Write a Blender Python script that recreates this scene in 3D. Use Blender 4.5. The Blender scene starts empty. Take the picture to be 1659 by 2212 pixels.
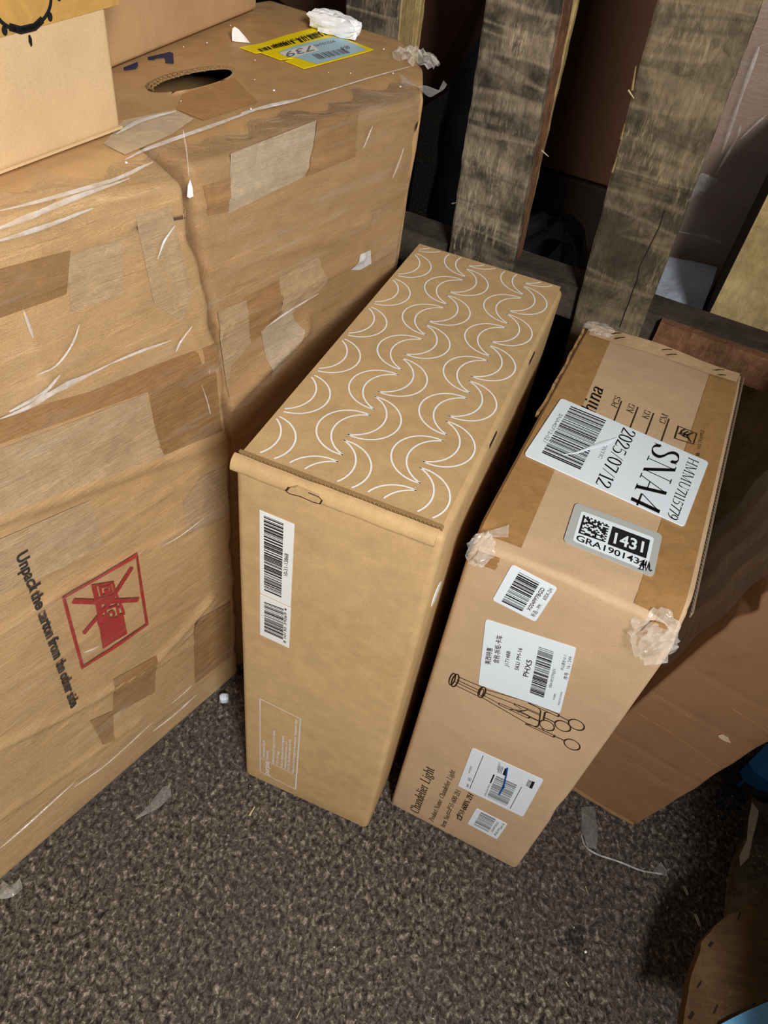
import bpy, bmesh, math, random
import numpy as np
from mathutils import Vector, Matrix
SC = bpy.context.scene
COL = SC.collection
rnd = random.Random(7)

# ------------------------------------------------------------------ camera
F_PX, CXP, CYP = 1615.4546, 829.5, 1106.0
CAM = np.array([0.0, 0.0, 1.0])
ROT = np.array([[0.9853001, 0.1227356, 0.1188262],
                [-0.1708324, 0.7078954, 0.6853469],
                [0.0, -0.6955718, 0.7184566]])
ROT[2] = -np.cross(ROT[0], ROT[1])           # forward
cd = bpy.data.cameras.new('camera')
cam = bpy.data.objects.new('camera', cd)
COL.objects.link(cam)
cd.sensor_fit = 'HORIZONTAL'
cd.sensor_width = 36.0
cd.lens = F_PX / 1659.0 * 36.0
cd.clip_start = 0.01
cam.matrix_world = Matrix(((ROT[0][0], ROT[1][0], -ROT[2][0], 0), (ROT[0][1], ROT[1][1], -ROT[2][1], 0),
                           (ROT[0][2], ROT[1][2], -ROT[2][2], 1.0), (0, 0, 0, 1)))
SC.camera = cam

# ------------------------------------------------------------------ world, lights, exposure
w = bpy.data.worlds.new('warehouse_ambient')
SC.world = w
w.use_nodes = True
w.node_tree.nodes['Background'].inputs[0].default_value = (0.95, 0.97, 1.0, 1)
w.node_tree.nodes['Background'].inputs[1].default_value = 0.085
def area(name, loc, target, size, power, color):
    l = bpy.data.lights.new(name, 'AREA')
    l.shape = 'RECTANGLE'
    l.size, l.size_y = size
    l.energy = power
    l.color = color
    o = bpy.data.objects.new(name, l)
    COL.objects.link(o)
    o.location = loc
    o.rotation_euler = (Vector(target) - Vector(loc)).to_track_quat('-Z', 'Y').to_euler()
    return o
area('ceiling_lamp', (0.43, -0.66, 1.42), (0.0, 0.6, 0.3), (0.32, 0.26), 32.5, (1.0, 0.985, 0.96))
SC.view_settings.view_transform = 'Standard'
SC.view_settings.look = 'None'
SC.view_settings.exposure = 0.0
SC.view_settings.gamma = 1.0
SC.view_settings.use_curve_mapping = False

# ------------------------------------------------------------------ helpers
def norm(a):
    a = np.array(a, float)
    return a / np.linalg.norm(a)
def ray(p):
    return np.array([(p[0] - CXP) / F_PX, -(p[1] - CYP) / F_PX, 1.0]) @ ROT
class Face:
    """a plane of the scene: origin, two axes u v, outward normal n"""
    def __init__(s, O, u, v, n):
        s.O, s.u, s.v, s.n = np.array(O, float), norm(u), norm(v), norm(n)
    def px(s, p, lift=0.0):
        k = ray(p)
        return CAM + k * (((s.O - CAM) @ s.n + lift) / (k @ s.n))
    def uv(s, p):
        q = s.px(p) - s.O
        return q @ s.u, q @ s.v
    def at(s, a, b, lift=0.0):
        return s.O + s.u * a + s.v * b + s.n * lift
def zm(x0, y0, sc):
    return lambda x, y: (x0 + x / sc, y0 + y / sc)
def link_mesh(name, verts, faces, m, parent=None, smooth=False, recalc=False):
    me = bpy.data.meshes.new(name)
    vs = np.array(verts, float).reshape(-1, 3)
    if parent is not None:
        vs = vs - np.array(world_loc(parent))
    me.from_pydata([tuple(q) for q in vs], [], [tuple(f) for f in faces])
    if recalc:
        bm = bmesh.new(); bm.from_mesh(me)
        bmesh.ops.recalc_face_normals(bm, faces=bm.faces)
        bm.to_mesh(me); bm.free()
    if smooth:
        me.polygons.foreach_set('use_smooth', [True] * len(me.polygons))
    me.materials.append(m)
    o = bpy.data.objects.new(name, me)
    COL.objects.link(o)
    if parent is not None:
        o.parent = parent
    return o
def world_loc(o):
    l = Vector((0, 0, 0))
    while o is not None:
        l += o.location
        o = o.parent
    return l
def thing(name, label, cat, loc, group=None):
    o = bpy.data.objects.new(name, None)
    COL.objects.link(o)
    o.empty_display_size = 0.05
    o.location = tuple(loc)
    tag(o, label, cat, group)
    return o
def tag(o, label, cat, group=None):
    o['label'] = label
    o['category'] = cat
    if group: o['group'] = group
    return o
def centered(name, verts, faces, m, label, cat, group=None, smooth=False, recalc=True):
    """a thing that is one mesh, origin at its base centre"""
    vs = np.array(verts, float)
    c = np.array([(vs[:, 0].min() + vs[:, 0].max()) / 2, (vs[:, 1].min() + vs[:, 1].max()) / 2, vs[:, 2].min()])
    o = link_mesh(name, vs - c, faces, m, None, smooth, recalc)
    o.location = tuple(c)
    return tag(o, label, cat, group)

# ------------------------------------------------------------------ materials
class NT:
    def __init__(s, name):
        s.m = bpy.data.materials.new(name)
        s.m.use_nodes = True
        s.t = s.m.node_tree
        s.b = s.t.nodes['Principled BSDF']
        s.tc = s.t.nodes.new('ShaderNodeTexCoord')
    def n(s, typ, **kw):
        q = s.t.nodes.new(typ)
        for k, v in kw.items():
            if isinstance(k, str) and hasattr(q, k): setattr(q, k, v)
            else: q.inputs[k].default_value = v
        return q
    def l(s, a, b):
        s.t.links.new(a, b)
    def coords(s, scale=(1, 1, 1), rotz=0.0, rot=None):
        q = s.t.nodes.new('ShaderNodeMapping')
        q.inputs['Scale'].default_value = scale
        q.inputs['Rotation'].default_value = rot or (0, 0, rotz)
        s.l(s.tc.outputs['Object'], q.inputs[0])
        return q.outputs[0]
    def noise(s, co, scale, detail=4, rough=0.55, dist=0.0):
        q = s.t.nodes.new('ShaderNodeTexNoise')
        q.inputs['Scale'].default_value = scale
        q.inputs['Detail'].default_value = detail
        q.inputs['Roughness'].default_value = rough
        q.inputs['Distortion'].default_value = dist
        s.l(co, q.inputs['Vector'])
        return q.outputs['Fac']
    def ramp(s, fac, stops):
        q = s.t.nodes.new('ShaderNodeValToRGB')
        e = q.color_ramp.elements
        while len(e) < len(stops): e.new(0.5)
        for i, (p, c) in enumerate(stops):
            e[i].position = p
            e[i].color = (c[0], c[1], c[2], 1) if hasattr(c, '__len__') else (c, c, c, 1)
        s.l(fac, q.inputs[0])
        return q.outputs[0]
    def mix(s, fac, a, b, mode='MIX'):
        q = s.t.nodes.new('ShaderNodeMix')
        q.data_type = 'RGBA'; q.blend_type = mode
        for val, inp in ((fac, q.inputs[0]), (a, q.inputs[6]), (b, q.inputs[7])):
            if hasattr(val, 'is_linked') or hasattr(val, 'links'): s.l(val, inp)
            elif hasattr(val, '__len__'): inp.default_value = (*val[:3], 1)
            else: inp.default_value = val
        return q.outputs[2]
    def math(s, op, a, b=0.0):
        q = s.t.nodes.new('ShaderNodeMath'); q.operation = op
        for val, inp in ((a, q.inputs[0]), (b, q.inputs[1])):
            if hasattr(val, 'links'): s.l(val, inp)
            else: inp.default_value = val
        return q.outputs[0]
    def bump(s, h, strength=0.3, dist=0.002, prev=None):
        q = s.t.nodes.new('ShaderNodeBump')
        q.inputs['Strength'].default_value = strength
        q.inputs['Distance'].default_value = dist
        s.l(h, q.inputs['Height'])
        if prev is not None: s.l(prev, q.inputs['Normal'])
        return q.outputs[0]
    def done(s, color=None, rough=0.8, normal=None, spec=0.3):
        if color is not None:
            if hasattr(color, 'links'): s.l(color, s.b.inputs['Base Color'])
            else: s.b.inputs['Base Color'].default_value = (*color, 1)
        if hasattr(rough, 'links'): s.l(rough, s.b.inputs['Roughness'])
        else: s.b.inputs['Roughness'].default_value = rough
        s.b.inputs['Specular IOR Level'].default_value = spec
        if normal is not None: s.l(normal, s.b.inputs['Normal'])
        return s.m
def srgb(r, g, b):
    f = lambda c: ((c / 255 + 0.055) / 1.055) ** 2.4 if c > 10 else c / 255 / 12.92
    return (f(r), f(g), f(b))
def mul(c, k): return tuple(min(1, x * k) for x in c)
def cardboard(name, c, fleck=0.12, stain=0.0, rough=0.72, streak=0.0, yaw=0.0):
    q = NT(name)
    co = q.coords()
    big = q.noise(co, 7, 3, 0.6)
    med = q.noise(co, 60, 4, 0.65)
    fine = q.noise(co, 900, 2, 0.7)
    base = q.mix(q.ramp(big, [(0.3, 0.0), (0.72, 1.0)]), mul(c, 0.9), mul(c, 1.09))
    base = q.mix(q.math('MULTIPLY', q.ramp(med, [(0.38, 0.0), (0.7, 1.0)]), fleck * 2.2), base, mul(c, 1.22))
    base = q.mix(q.math('MULTIPLY', q.ramp(fine, [(0.3, 1.0), (0.5, 0.0)]), 0.45), base, mul(c, 0.66))
    if stain:
        st = q.noise(q.coords(), 16, 6, 0.72, 0.6)
        base = q.mix(q.math('MULTIPLY', q.ramp(st, [(0.52, 0.0), (0.72, 1.0)]), stain), base, mul(c, 0.55))
    if streak:
        st = q.noise(q.coords((3, 3, 26), rotz=0), 5, 5, 0.6, 0.5)
        base = q.mix(q.math('MULTIPLY', q.ramp(st, [(0.5, 0.0), (0.7, 1.0)]), streak), base, mul(c, 0.62))
    nrm = q.bump(big, 0.25, 0.02)
    nrm = q.bump(med, 0.12, 0.003, nrm)
    nrm = q.bump(fine, 0.10, 0.0006, nrm)
    return q.done(base, rough, nrm, 0.25)
def plain(name, c, rough=0.7, spec=0.3, nz=0.04):
    q = NT(name)
    f = q.noise(q.coords(), 220, 3)
    return q.done(q.mix(q.ramp(f, [(0.3, 0.0), (0.7, 1.0)]), mul(c, 1 - nz), mul(c, 1 + nz)), rough, None, spec)
def tape_mat(name, c, rough=0.28, bump=0.35):
    q = NT(name)
    a = q.noise(q.coords(), 55, 5, 0.7, 0.8)
    b = q.noise(q.coords((1, 1, 7)), 24, 4, 0.6, 0.5)
    col = q.mix(q.ramp(a, [(0.35, 0.0), (0.7, 1.0)]), mul(c, 0.86), mul(c, 1.14))
    col = q.mix(q.math('MULTIPLY', q.ramp(q.noise(q.coords(), 130, 6, 0.8, 1.2), [(0.62, 0.0), (0.8, 1.0)]), 0.35), col, mul(c, 1.7))
    return q.done(col, rough, q.bump(b, bump, 0.004, q.bump(a, 0.2, 0.002)), 0.5)
def film_mat(name, white=0.16, scale=1.0, rot=(0, 0, 0), base=0.02, tint=(0.86, 0.83, 0.80), gloss=0.35):
    """clear stretch film: mostly transparent with milky creases and a glossy skin"""
    q = NT(name)
    q.t.nodes.remove(q.b)
    co = q.coords((2.0 * scale, 2.0 * scale, 22 * scale), rot=rot)
    s1 = q.noise(co, 4, 7, 0.66, 0.7)
    s2 = q.noise(q.coords((3 * scale, 3 * scale, 60 * scale), rot=rot), 5, 5, 0.6, 1.2)
    patch = q.noise(q.coords(), 6, 3, 0.6)
    tr = q.n('ShaderNodeBsdfTransparent')
    df = q.n('ShaderNodeBsdfDiffuse'); df.inputs[0].default_value = (*tint, 1)
    gl = q.n('ShaderNodeBsdfGlossy'); gl.inputs['Roughness'].default_value = 0.22
    nrm = q.bump(s2, 0.7, 0.004, q.bump(s1, 0.9, 0.012))
    q.l(nrm, gl.inputs['Normal'])
    milk = q.math('MULTIPLY', q.ramp(s1, [(0.5, 0.0), (0.74, 1.0)]), white)
    milk = q.math('ADD', q.math('MULTIPLY', milk, q.ramp(patch, [(0.4, 0.15), (0.62, 1.0)])), base)
    m1 = q.n('ShaderNodeMixShader'); q.l(milk, m1.inputs[0]); q.l(tr.outputs[0], m1.inputs[1]); q.l(df.outputs[0], m1.inputs[2])
    fr = q.n('ShaderNodeFresnel'); fr.inputs[0].default_value = 1.35; q.l(nrm, fr.inputs[1])
    fac = q.math('MULTIPLY', fr.outputs[0], gloss)
    m2 = q.n('ShaderNodeMixShader'); q.l(fac, m2.inputs[0]); q.l(m1.outputs[0], m2.inputs[1]); q.l(gl.outputs[0], m2.inputs[2])
    q.l(m2.outputs[0], q.t.nodes['Material Output'].inputs[0])
    return q.m
def wood_mat(name, c, dark, stain=0.6, grain=(14, 14, 1.2), rot=(0, 0, 0), scuff=0.5, cross=0.5):
    q = NT(name)
    g = q.noise(q.coords(grain, rot=rot), 9, 7, 0.65, 0.6)
    col = q.mix(q.ramp(g, [(0.3, 0.0), (0.68, 1.0)]), mul(c, 0.66), mul(c, 1.18))
    st = q.noise(q.coords((1, 1, 0.8)), 11, 6, 0.7, 0.5)
    col = q.mix(q.math('MULTIPLY', q.ramp(st, [(0.44, 0.0), (0.60, 1.0)]), stain), col, dark)
    mott = q.noise(q.coords((1, 1, 0.7)), 42, 5, 0.75, 0.4)
    col = q.mix(q.math('MULTIPLY', q.ramp(mott, [(0.46, 0.0), (0.62, 1.0)]), stain * 0.7), col, mul(dark, 0.8))
    fib = q.noise(q.coords((150, 150, 28)), 1.6, 4, 0.75, 0.3)           # torn fibres along the board
    area_ = q.noise(q.coords(), 17, 3, 0.6)
    f2 = q.math('MULTIPLY', q.ramp(fib, [(0.50, 0.0), (0.66, 1.0)]), q.ramp(area_, [(0.48, 0.0), (0.64, 1.0)]))
    col = q.mix(q.math('MULTIPLY', f2, scuff), col, mul(c, 2.1))
    cr = q.noise(q.coords((1.5, 1.5, 13)), 1.5, 2, 0.5, 0.5)            # saw bands across the board
    band = q.ramp(cr, [(0.50, 0.0), (0.535, 1.0), (0.55, 1.0), (0.60, 0.0)])
    comb = q.ramp(fib, [(0.36, 0.25), (0.56, 1.0)])
    col = q.mix(q.math('MULTIPLY', q.math('MULTIPLY', band, comb), cross), col, mul(c, 1.9))
    dk = q.ramp(cr, [(0.36, 0.0), (0.40, 1.0), (0.44, 0.0)])
    col = q.mix(q.math('MULTIPLY', dk, cross), col, mul(dark, 0.7))
    nrm = q.bump(fib, 0.5, 0.003, q.bump(mott, 0.5, 0.004, q.bump(cr, 0.5, 0.006)))
    return q.done(col, 0.85, nrm, 0.15)

K_MOON = srgb(186, 154, 109)
K_LAMP = srgb(194, 163, 128)
K_WRAP = srgb(214, 174, 122)
m_moon = cardboard('kraft_cardboard', K_MOON, 0.30)
m_lamp = cardboard('tan_cardboard', K_LAMP, 0.06)
m_wrap = cardboard('wrapped_cardboard', K_WRAP, 0.12, 0.35, 0.5, 0.25)
m_wrap_r = cardboard('wrapped_cardboard_darker', srgb(194, 154, 106), 0.12, 0.35, 0.5, 0.35)
m_pale = cardboard('pale_cardboard', srgb(214, 182, 138), 0.05, 0.12)
m_tan2 = cardboard('tan_cardboard_upper', srgb(200, 160, 116), 0.05, 0.1)
m_dim = cardboard('brown_cardboard', srgb(146, 108, 76), 0.08, 0.25)
m_back = cardboard('background_cardboard', srgb(196, 156, 124), 0.08, 0.2)
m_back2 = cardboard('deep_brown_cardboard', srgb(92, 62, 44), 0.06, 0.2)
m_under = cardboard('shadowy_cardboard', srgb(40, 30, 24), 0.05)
m_cut = cardboard('cut_corrugation', srgb(150, 118, 78), 0.2, 0.3)
m_cutgrey = cardboard('grey_cut_edge', srgb(128, 112, 92), 0.3, 0.5)
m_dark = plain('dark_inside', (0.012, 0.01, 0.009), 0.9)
m_white = plain('white_print', (0.82, 0.80, 0.76), 0.6)
m_black = plain('black_print', (0.012, 0.011, 0.012), 0.55)
m_grey = plain('grey_print', srgb(120, 122, 126), 0.6)
m_lightgrey = plain('faded_grey_print', srgb(178, 184, 190), 0.6)
m_brownink = plain('dark_brown_print', srgb(48, 34, 24), 0.65)
m_red = plain('red_print', srgb(178, 42, 40), 0.5)
m_navy = plain('navy_print', srgb(44, 52, 84), 0.6)
m_blueink = plain('blue_ink', srgb(20, 80, 150), 0.5)
m_label = plain('white_label', srgb(226, 234, 240), 0.38, 0.45, 0.012)
m_label2 = plain('white_matte_label', srgb(226, 226, 222), 0.5, 0.3, 0.012)
m_liner = plain('grey_label_backing', srgb(176, 178, 172), 0.45, 0.3, 0.02)
m_yellow = plain('yellow_label', srgb(250, 226, 10), 0.5, 0.3)
m_ltblue = plain('light_blue_label', srgb(172, 208, 224), 0.5, 0.3)
m_tape = tape_mat('brown_packing_tape', srgb(164, 124, 76))
m_tape_gold = tape_mat('gold_packing_tape', srgb(196, 152, 84), 0.35, 0.1)
m_tape_pale = tape_mat('hazy_clear_tape', srgb(204, 172, 132), 0.3)
m_tape_grey = tape_mat('milky_tape', srgb(206, 184, 152), 0.32)
m_tape_dk = tape_mat('dull_tape', srgb(178, 134, 84), 0.35)
m_foam = plain('white_foam', (0.86, 0.87, 0.88), 0.75, 0.2)
m_film = film_mat('stretch_film_skin', 0.20, 1.0, (0.0, 0.10, 0.0), 0.008, (0.9, 0.85, 0.78), 0.5)
def clear_white(name, alpha, c=(0.93, 0.92, 0.90), rough=0.25, bscale=60, bs=0.5):
    q = NT(name)
    n_ = q.noise(q.coords(), bscale, 3, 0.6, 0.4)
    q.l(q.math('MULTIPLY', q.ramp(n_, [(0.35, 0.45), (0.65, 1.0)]), alpha), q.b.inputs['Alpha'])
    return q.done(c, rough, q.bump(n_, bs, 0.004), 0.6)
m_film2 = film_mat('crumpled_tape_skin', 0.22, 5.0, (0.4, 0.3, 0.2), 0.03, (0.95, 0.9, 0.85), 2.2)
m_film3 = film_mat('dull_film_scrap', 0.35, 3.0, (0.3, 0.2, 0.9), 0.16, (0.75, 0.76, 0.74), 0.6)
m_filmwhite = film_mat('milky_film_ridge', 0.4, 3.0, (0.1, 0.2, 0), 0.16, (0.95, 0.92, 0.9), 1.6)
m_film2 = clear_white('crumpled_tape_skin', 0.34, (0.95, 0.90, 0.82), 0.16)
m_filmwhite = clear_white('milky_film_ridge', 0.46)
m_wood = wood_mat('weathered_pallet_wood', srgb(134, 120, 98), srgb(48, 45, 40), 0.9, scuff=0.8, cross=0.38)
m_wood2 = wood_mat('weathered_pallet_wood_grey', srgb(122, 108, 84), srgb(50, 46, 38), 0.75, scuff=0.7, cross=0.34)
m_woodedge = wood_mat('raw_wood_edge', srgb(176, 150, 100), srgb(90, 72, 44), 0.4, (20, 20, 2), scuff=0.3, cross=0.1)
m_beam = wood_mat('grimy_dark_beam', srgb(84, 76, 66), srgb(50, 45, 40), 0.6, (2, 14, 14), scuff=0.12, cross=0.1)
m_redwood = wood_mat('reddish_wood', srgb(140, 100, 72), srgb(70, 44, 32), 0.6, (2, 14, 14), scuff=0.3, cross=0.1)
m_ply = wood_mat('pale_plywood', srgb(206, 180, 128), srgb(150, 120, 74), 0.4, (6, 6, 3), scuff=0.15, cross=0.05)
m_shadeside = plain('shaded_crate_side', srgb(60, 42, 26), 0.9)  # shade of the crate's left side put into its colour
m_blue = NT('worn_blue_paint')
_n = m_blue.noise(m_blue.coords(), 70, 6, 0.75)
m_blue = m_blue.done(m_blue.mix(m_blue.ramp(_n, [(0.60, 0.0), (0.68, 1.0)]), srgb(52, 132, 200), srgb(150, 130, 100)), 0.55)
m_blue2 = plain('light_blue_paint', srgb(120, 190, 240), 0.5, 0.3, 0.1)
m_brownwood = wood_mat('brown_pallet_deck', srgb(104, 80, 54), srgb(72, 54, 34), 0.5, (3, 14, 14), rot=(0, 0, 0.9), scuff=0.2, cross=0.05)
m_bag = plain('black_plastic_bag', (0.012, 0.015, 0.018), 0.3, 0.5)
m_whiteplas = plain('white_plastic_sheet', srgb(214, 224, 240), 0.45, 0.4, 0.12)
m_splinter = plain('pale_splinter', srgb(200, 180, 140), 0.8)
m_metal = NT('staple_metal'); m_metal.b.inputs['Metallic'].default_value = 1.0
m_metal.b.inputs['Metallic'].default_value = 0.3
m_metal = m_metal.done(srgb(235, 228, 205), 0.3)
m_staple_dk = plain('rusty_staple', srgb(46, 28, 24), 0.5)

def carpet():
    q = NT('dirty_carpet')
    co = q.coords()
    a = q.noise(q.coords((1, 0.75, 1), rotz=0.5), 185, 5, 0.66, 0.5)
    b = q.noise(co, 90, 4, 0.7, 0.4)
    big = q.noise(co, 3.5, 4, 0.6)
    col = q.ramp(a, [(0.36, srgb(30, 26, 26)), (0.46, srgb(80, 72, 63)), (0.56, srgb(112, 102, 90)), (0.68, srgb(188, 174, 156))])
    col = q.mix(q.math('MULTIPLY', q.ramp(b, [(0.36, 1.0), (0.5, 0.0)]), 0.45), col, srgb(44, 38, 36))
    col = q.mix(q.math('MULTIPLY', q.ramp(big, [(0.42, 1.0), (0.6, 0.0)]), 0.3), col, srgb(74, 66, 68))
    nrm = q.bump(b, 0.6, 0.006, q.bump(a, 0.9, 0.006))
    return q.done(col, 0.8, nrm, 0.22)
m_carpet = carpet()

# ------------------------------------------------------------------ box builder
def axis_pts(L, r, step):
    k = max(1, int(round((L - 2 * r) / step)))
    inner = list(np.linspace(r, L - r, k + 1))
    return [0, r * 0.35, r * 0.7] + inner + [L - r * 0.7, L - r * 0.35, L]
def rounded_box(name, O, ax, dims, r, steps, m, parent, deform=None, hole=None):
    """ax: three axis vectors; dims lengths; a box with rounded edges on a grid, deform in local metres"""
    P = [axis_pts(dims[i], r, steps[i]) for i in range(3)]
    N = [len(p) for p in P]
    idx = {}; V = []; Fs = []
    def vid(i, j, k):
        key = (i, j, k)
        if key not in idx:
            idx[key] = len(V); V.append((P[0][i], P[1][j], P[2][k]))
        return idx[key]
    for axn in range(3):
        a, b = [q for q in range(3) if q != axn]
        for side in (0, N[axn] - 1):
            for i in range(N[a] - 1):
                for j in range(N[b] - 1):
                    if hole and axn == hole[0] and side == (N[axn] - 1 if hole[1] else 0) and hole[2]((P[a][i] + P[a][i + 1]) / 2, (P[b][j] + P[b][j + 1]) / 2):
                        continue
                    f = []
                    for di, dj in ((0, 0), (1, 0), (1, 1), (0, 1)):
                        t = [0, 0, 0]; t[axn] = side; t[a] = i + di; t[b] = j + dj
                        f.append(vid(*t))
                    Fs.append(f)
    V = np.array(V)
    D = np.array(dims)
    c = np.clip(V, r, D - r)
    d = V - c
    ln = np.linalg.norm(d, axis=1, keepdims=True)
    mx = np.abs(d).max(axis=1, keepdims=True)
    out = np.where(ln > 1e-9, c + d / np.maximum(ln, 1e-9) * mx, V)
    if deform is not None: out = deform(out)
    A = np.array([norm(q) for q in ax])
    W = np.array(O) + out @ A
    return link_mesh(name, W, Fs, m, parent, True, True)
def slab(name, poly, n, th, m, parent, bev=0.0):
    """a flat plate: polygon (world points) extruded by th along -n"""
    poly = [np.array(p) for p in poly]
    k = len(poly)
    n = norm(n)
    V = poly + [p - n * th for p in poly]
    Fs = [list(range(k)), list(range(2 * k - 1, k - 1, -1))] + [[i, (i + 1) % k, k + (i + 1) % k, k + i] for i in range(k)]
    return link_mesh(name, V, Fs, m, parent, False, True)
def round_poly(pts, rad, seg=5):
    out = []
    k = len(pts)
    for i in range(k):
        p, a, b = pts[i], pts[i - 1], pts[(i + 1) % k]
        da, db = norm(a - p), norm(b - p)
        s, e = p + da * rad, p + db * rad
        for t in np.linspace(0, 1, seg):
            out.append((1 - t) ** 2 * s + 2 * t * (1 - t) * p + t * t * e)
    return out
class Pan:
    """flat print gathered on a face: quads and strokes in pixel or face coordinates"""
    def __init__(s, face, lift=0.0009):
        s.f, s.lift, s.V, s.F = face, lift, [], []
    def poly3(s, pts):
        k = len(s.V); s.V += [np.array(p) for p in pts]; s.F.append(list(range(k, k + len(pts))))
    def polypx(s, pts): s.poly3([s.f.px(p, s.lift) for p in pts])
    def line3(s, pts, w, closed=False):
        pts = [np.array(p) for p in pts]
        n = len(pts); L, R = [], []
        for i in range(n):
            a = pts[i - 1] if (i > 0 or closed) else pts[i]
            b = pts[(i + 1) % n] if (i < n - 1 or closed) else pts[i]
            ta = norm(pts[i] - a) if np.linalg.norm(pts[i] - a) > 1e-9 else None
            tb = norm(b - pts[i]) if np.linalg.norm(b - pts[i]) > 1e-9 else None
            if ta is None: ta = tb
            if tb is None: tb = ta
            t = ta + tb
            t = norm(t) if np.linalg.norm(t) > 1e-6 else ta
            q = np.cross(s.f.n, t)
            q = q * w / 2 / max(0.45, abs(float(q @ np.cross(s.f.n, ta))))
            L.append(pts[i] + q); R.append(pts[i] - q)
        k = len(s.V); s.V += L + R
        for i in range(n if closed else n - 1):
            j = (i + 1) % n
            s.F.append([k + i, k + j, k + n + j, k + n + i])
    def linepx(s, pts, w, closed=False):
        s.line3([s.f.px(p, s.lift) for p in pts], w, closed)
    def ringpx(s, quad, w, seg=28):
        """ellipse inscribed in a pixel parallelogram (centre, a-axis end, b-axis end)"""
        c, a, b = [s.f.px(p, s.lift) for p in quad]
        s.line3([c + (a - c) * math.cos(t) + (b - c) * math.sin(t) for t in np.linspace(0, 2 * math.pi, seg, endpoint=False)], w, True)
    def bars(s, quad, n, seed, thick=0.5, faded=False):
        """bar code in a pixel quad: bars run p0->p1, stacked along p0->p3"""
        r = random.Random(seed)
        p = [s.f.px(q, s.lift) for q in quad]
        ws = []
        for i in range(n):
            ws.append((r.choice([1, 1, 2, 3]), r.choice([1, 1, 2, 3])))
        tot = sum(a + b for a, b in ws); t = 0
        for a, b in ws:
            t0, t1 = t / tot, (t + a * (0.6 + thick)) / tot
            t1 = min(t1, 1)
            f = lambda u, v: (p[0] * (1 - u) + p[1] * u) * (1 - v) + (p[3] * (1 - u) + p[2] * u) * v
            s.poly3([f(0, t0), f(1, t0), f(1, t1), f(0, t1)])
            t += a + b
    def text(s, body, bl, br, tl, bold=0.0, cap=0.7):
        c = bpy.data.curves.new('lettering', 'FONT')
        c.body = body; c.offset = bold; c.resolution_u = 3
        o = bpy.data.objects.new('lettering', c); COL.objects.link(o)
        dg = bpy.context.evaluated_depsgraph_get()
        me = bpy.data.meshes.new_from_object(o.evaluated_get(dg))
        P0, P1, P2 = [s.f.px(q, s.lift) for q in (bl, br, tl)]
        xs = [v.co.x for v in me.vertices]
        x0, x1 = min(xs), max(xs)
        k = len(s.V)
        for v in me.vertices:
            s.V.append(P0 + (P1 - P0) * ((v.co.x - x0) / (x1 - x0)) + (P2 - P0) * (v.co.y / cap))
        for p in me.polygons: s.F.append([k + i for i in p.vertices])
        bpy.data.objects.remove(o); bpy.data.curves.remove(c); bpy.data.meshes.remove(me)
    def serif(s, body, bl, br, tl, thick=0.13, hair=0.035):
        segs, x = [], 0.0
        for ch in body:
            adv, strokes = GL.get(ch, (0.35, []))
            for st in strokes:
                kind, pts = st[0], st[1]
                tk = thick if 't' not in kind else hair * 1.3
                if 'c' in kind: pts = catmull(pts)
                for a, b in zip(pts[:-1], pts[1:]):
                    segs.append(((a[0] + x, a[1]), (b[0] + x, b[1]), tk))
            x += adv
        P0, P1, P2 = [s.f.px(q, s.lift) for q in (bl, br, tl)]
        W = x - 0.06
        mp = lambda q: P0 + (P1 - P0) * (q[0] / W) + (P2 - P0) * q[1]
        for a, b, tk in segs:
            dx, dy = b[0] - a[0], b[1] - a[1]
            ln = math.hypot(dx, dy) or 1
            # a nib: thick across, thin along; the union of the skewed quad and a hair line
            if abs(dy) > 1e-4 and tk > hair * 1.4:
                s.poly3([mp((a[0] - tk / 2, a[1])), mp((a[0] + tk / 2, a[1])), mp((b[0] + tk / 2, b[1])), mp((b[0] - tk / 2, b[1]))])
            h = max(hair, 0) / 2
            nx, ny = -dy / ln * h, dx / ln * h
            s.poly3([mp((a[0] - nx, a[1] - ny)), mp((a[0] + nx, a[1] + ny)), mp((b[0] + nx, b[1] + ny)), mp((b[0] - nx, b[1] - ny))])
    def build(s, name, m, parent):
        return link_mesh(name, s.V, s.F, m, parent)
def catmull(p, k=6):
    p = [np.array(q, float) for q in p]
    q = [2 * p[0] - p[1]] + p + [2 * p[-1] - p[-2]]
    out = []
    for i in range(1, len(q) - 2):
        for t in np.linspace(0, 1, k, endpoint=False):
            out.append(tuple(0.5 * ((2 * q[i]) + (-q[i - 1] + q[i + 1]) * t + (2 * q[i - 1] - 5 * q[i] + 4 * q[i + 1] - q[i + 2]) * t * t + (-q[i - 1] + 3 * q[i] - 3 * q[i + 1] + q[i + 2]) * t ** 3)))
    out.append(tuple(p[-1]))
    return out
def O_(cx, cy, rx, ry, a0=0, a1=360, n=14):
    return [(cx + rx * math.cos(math.radians(t)), cy + ry * math.sin(math.radians(t))) for t in np.linspace(a0, a1, n)]
def sf(x, y, w=0.1): return ('t', [(x - w, y), (x + w, y)])
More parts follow.
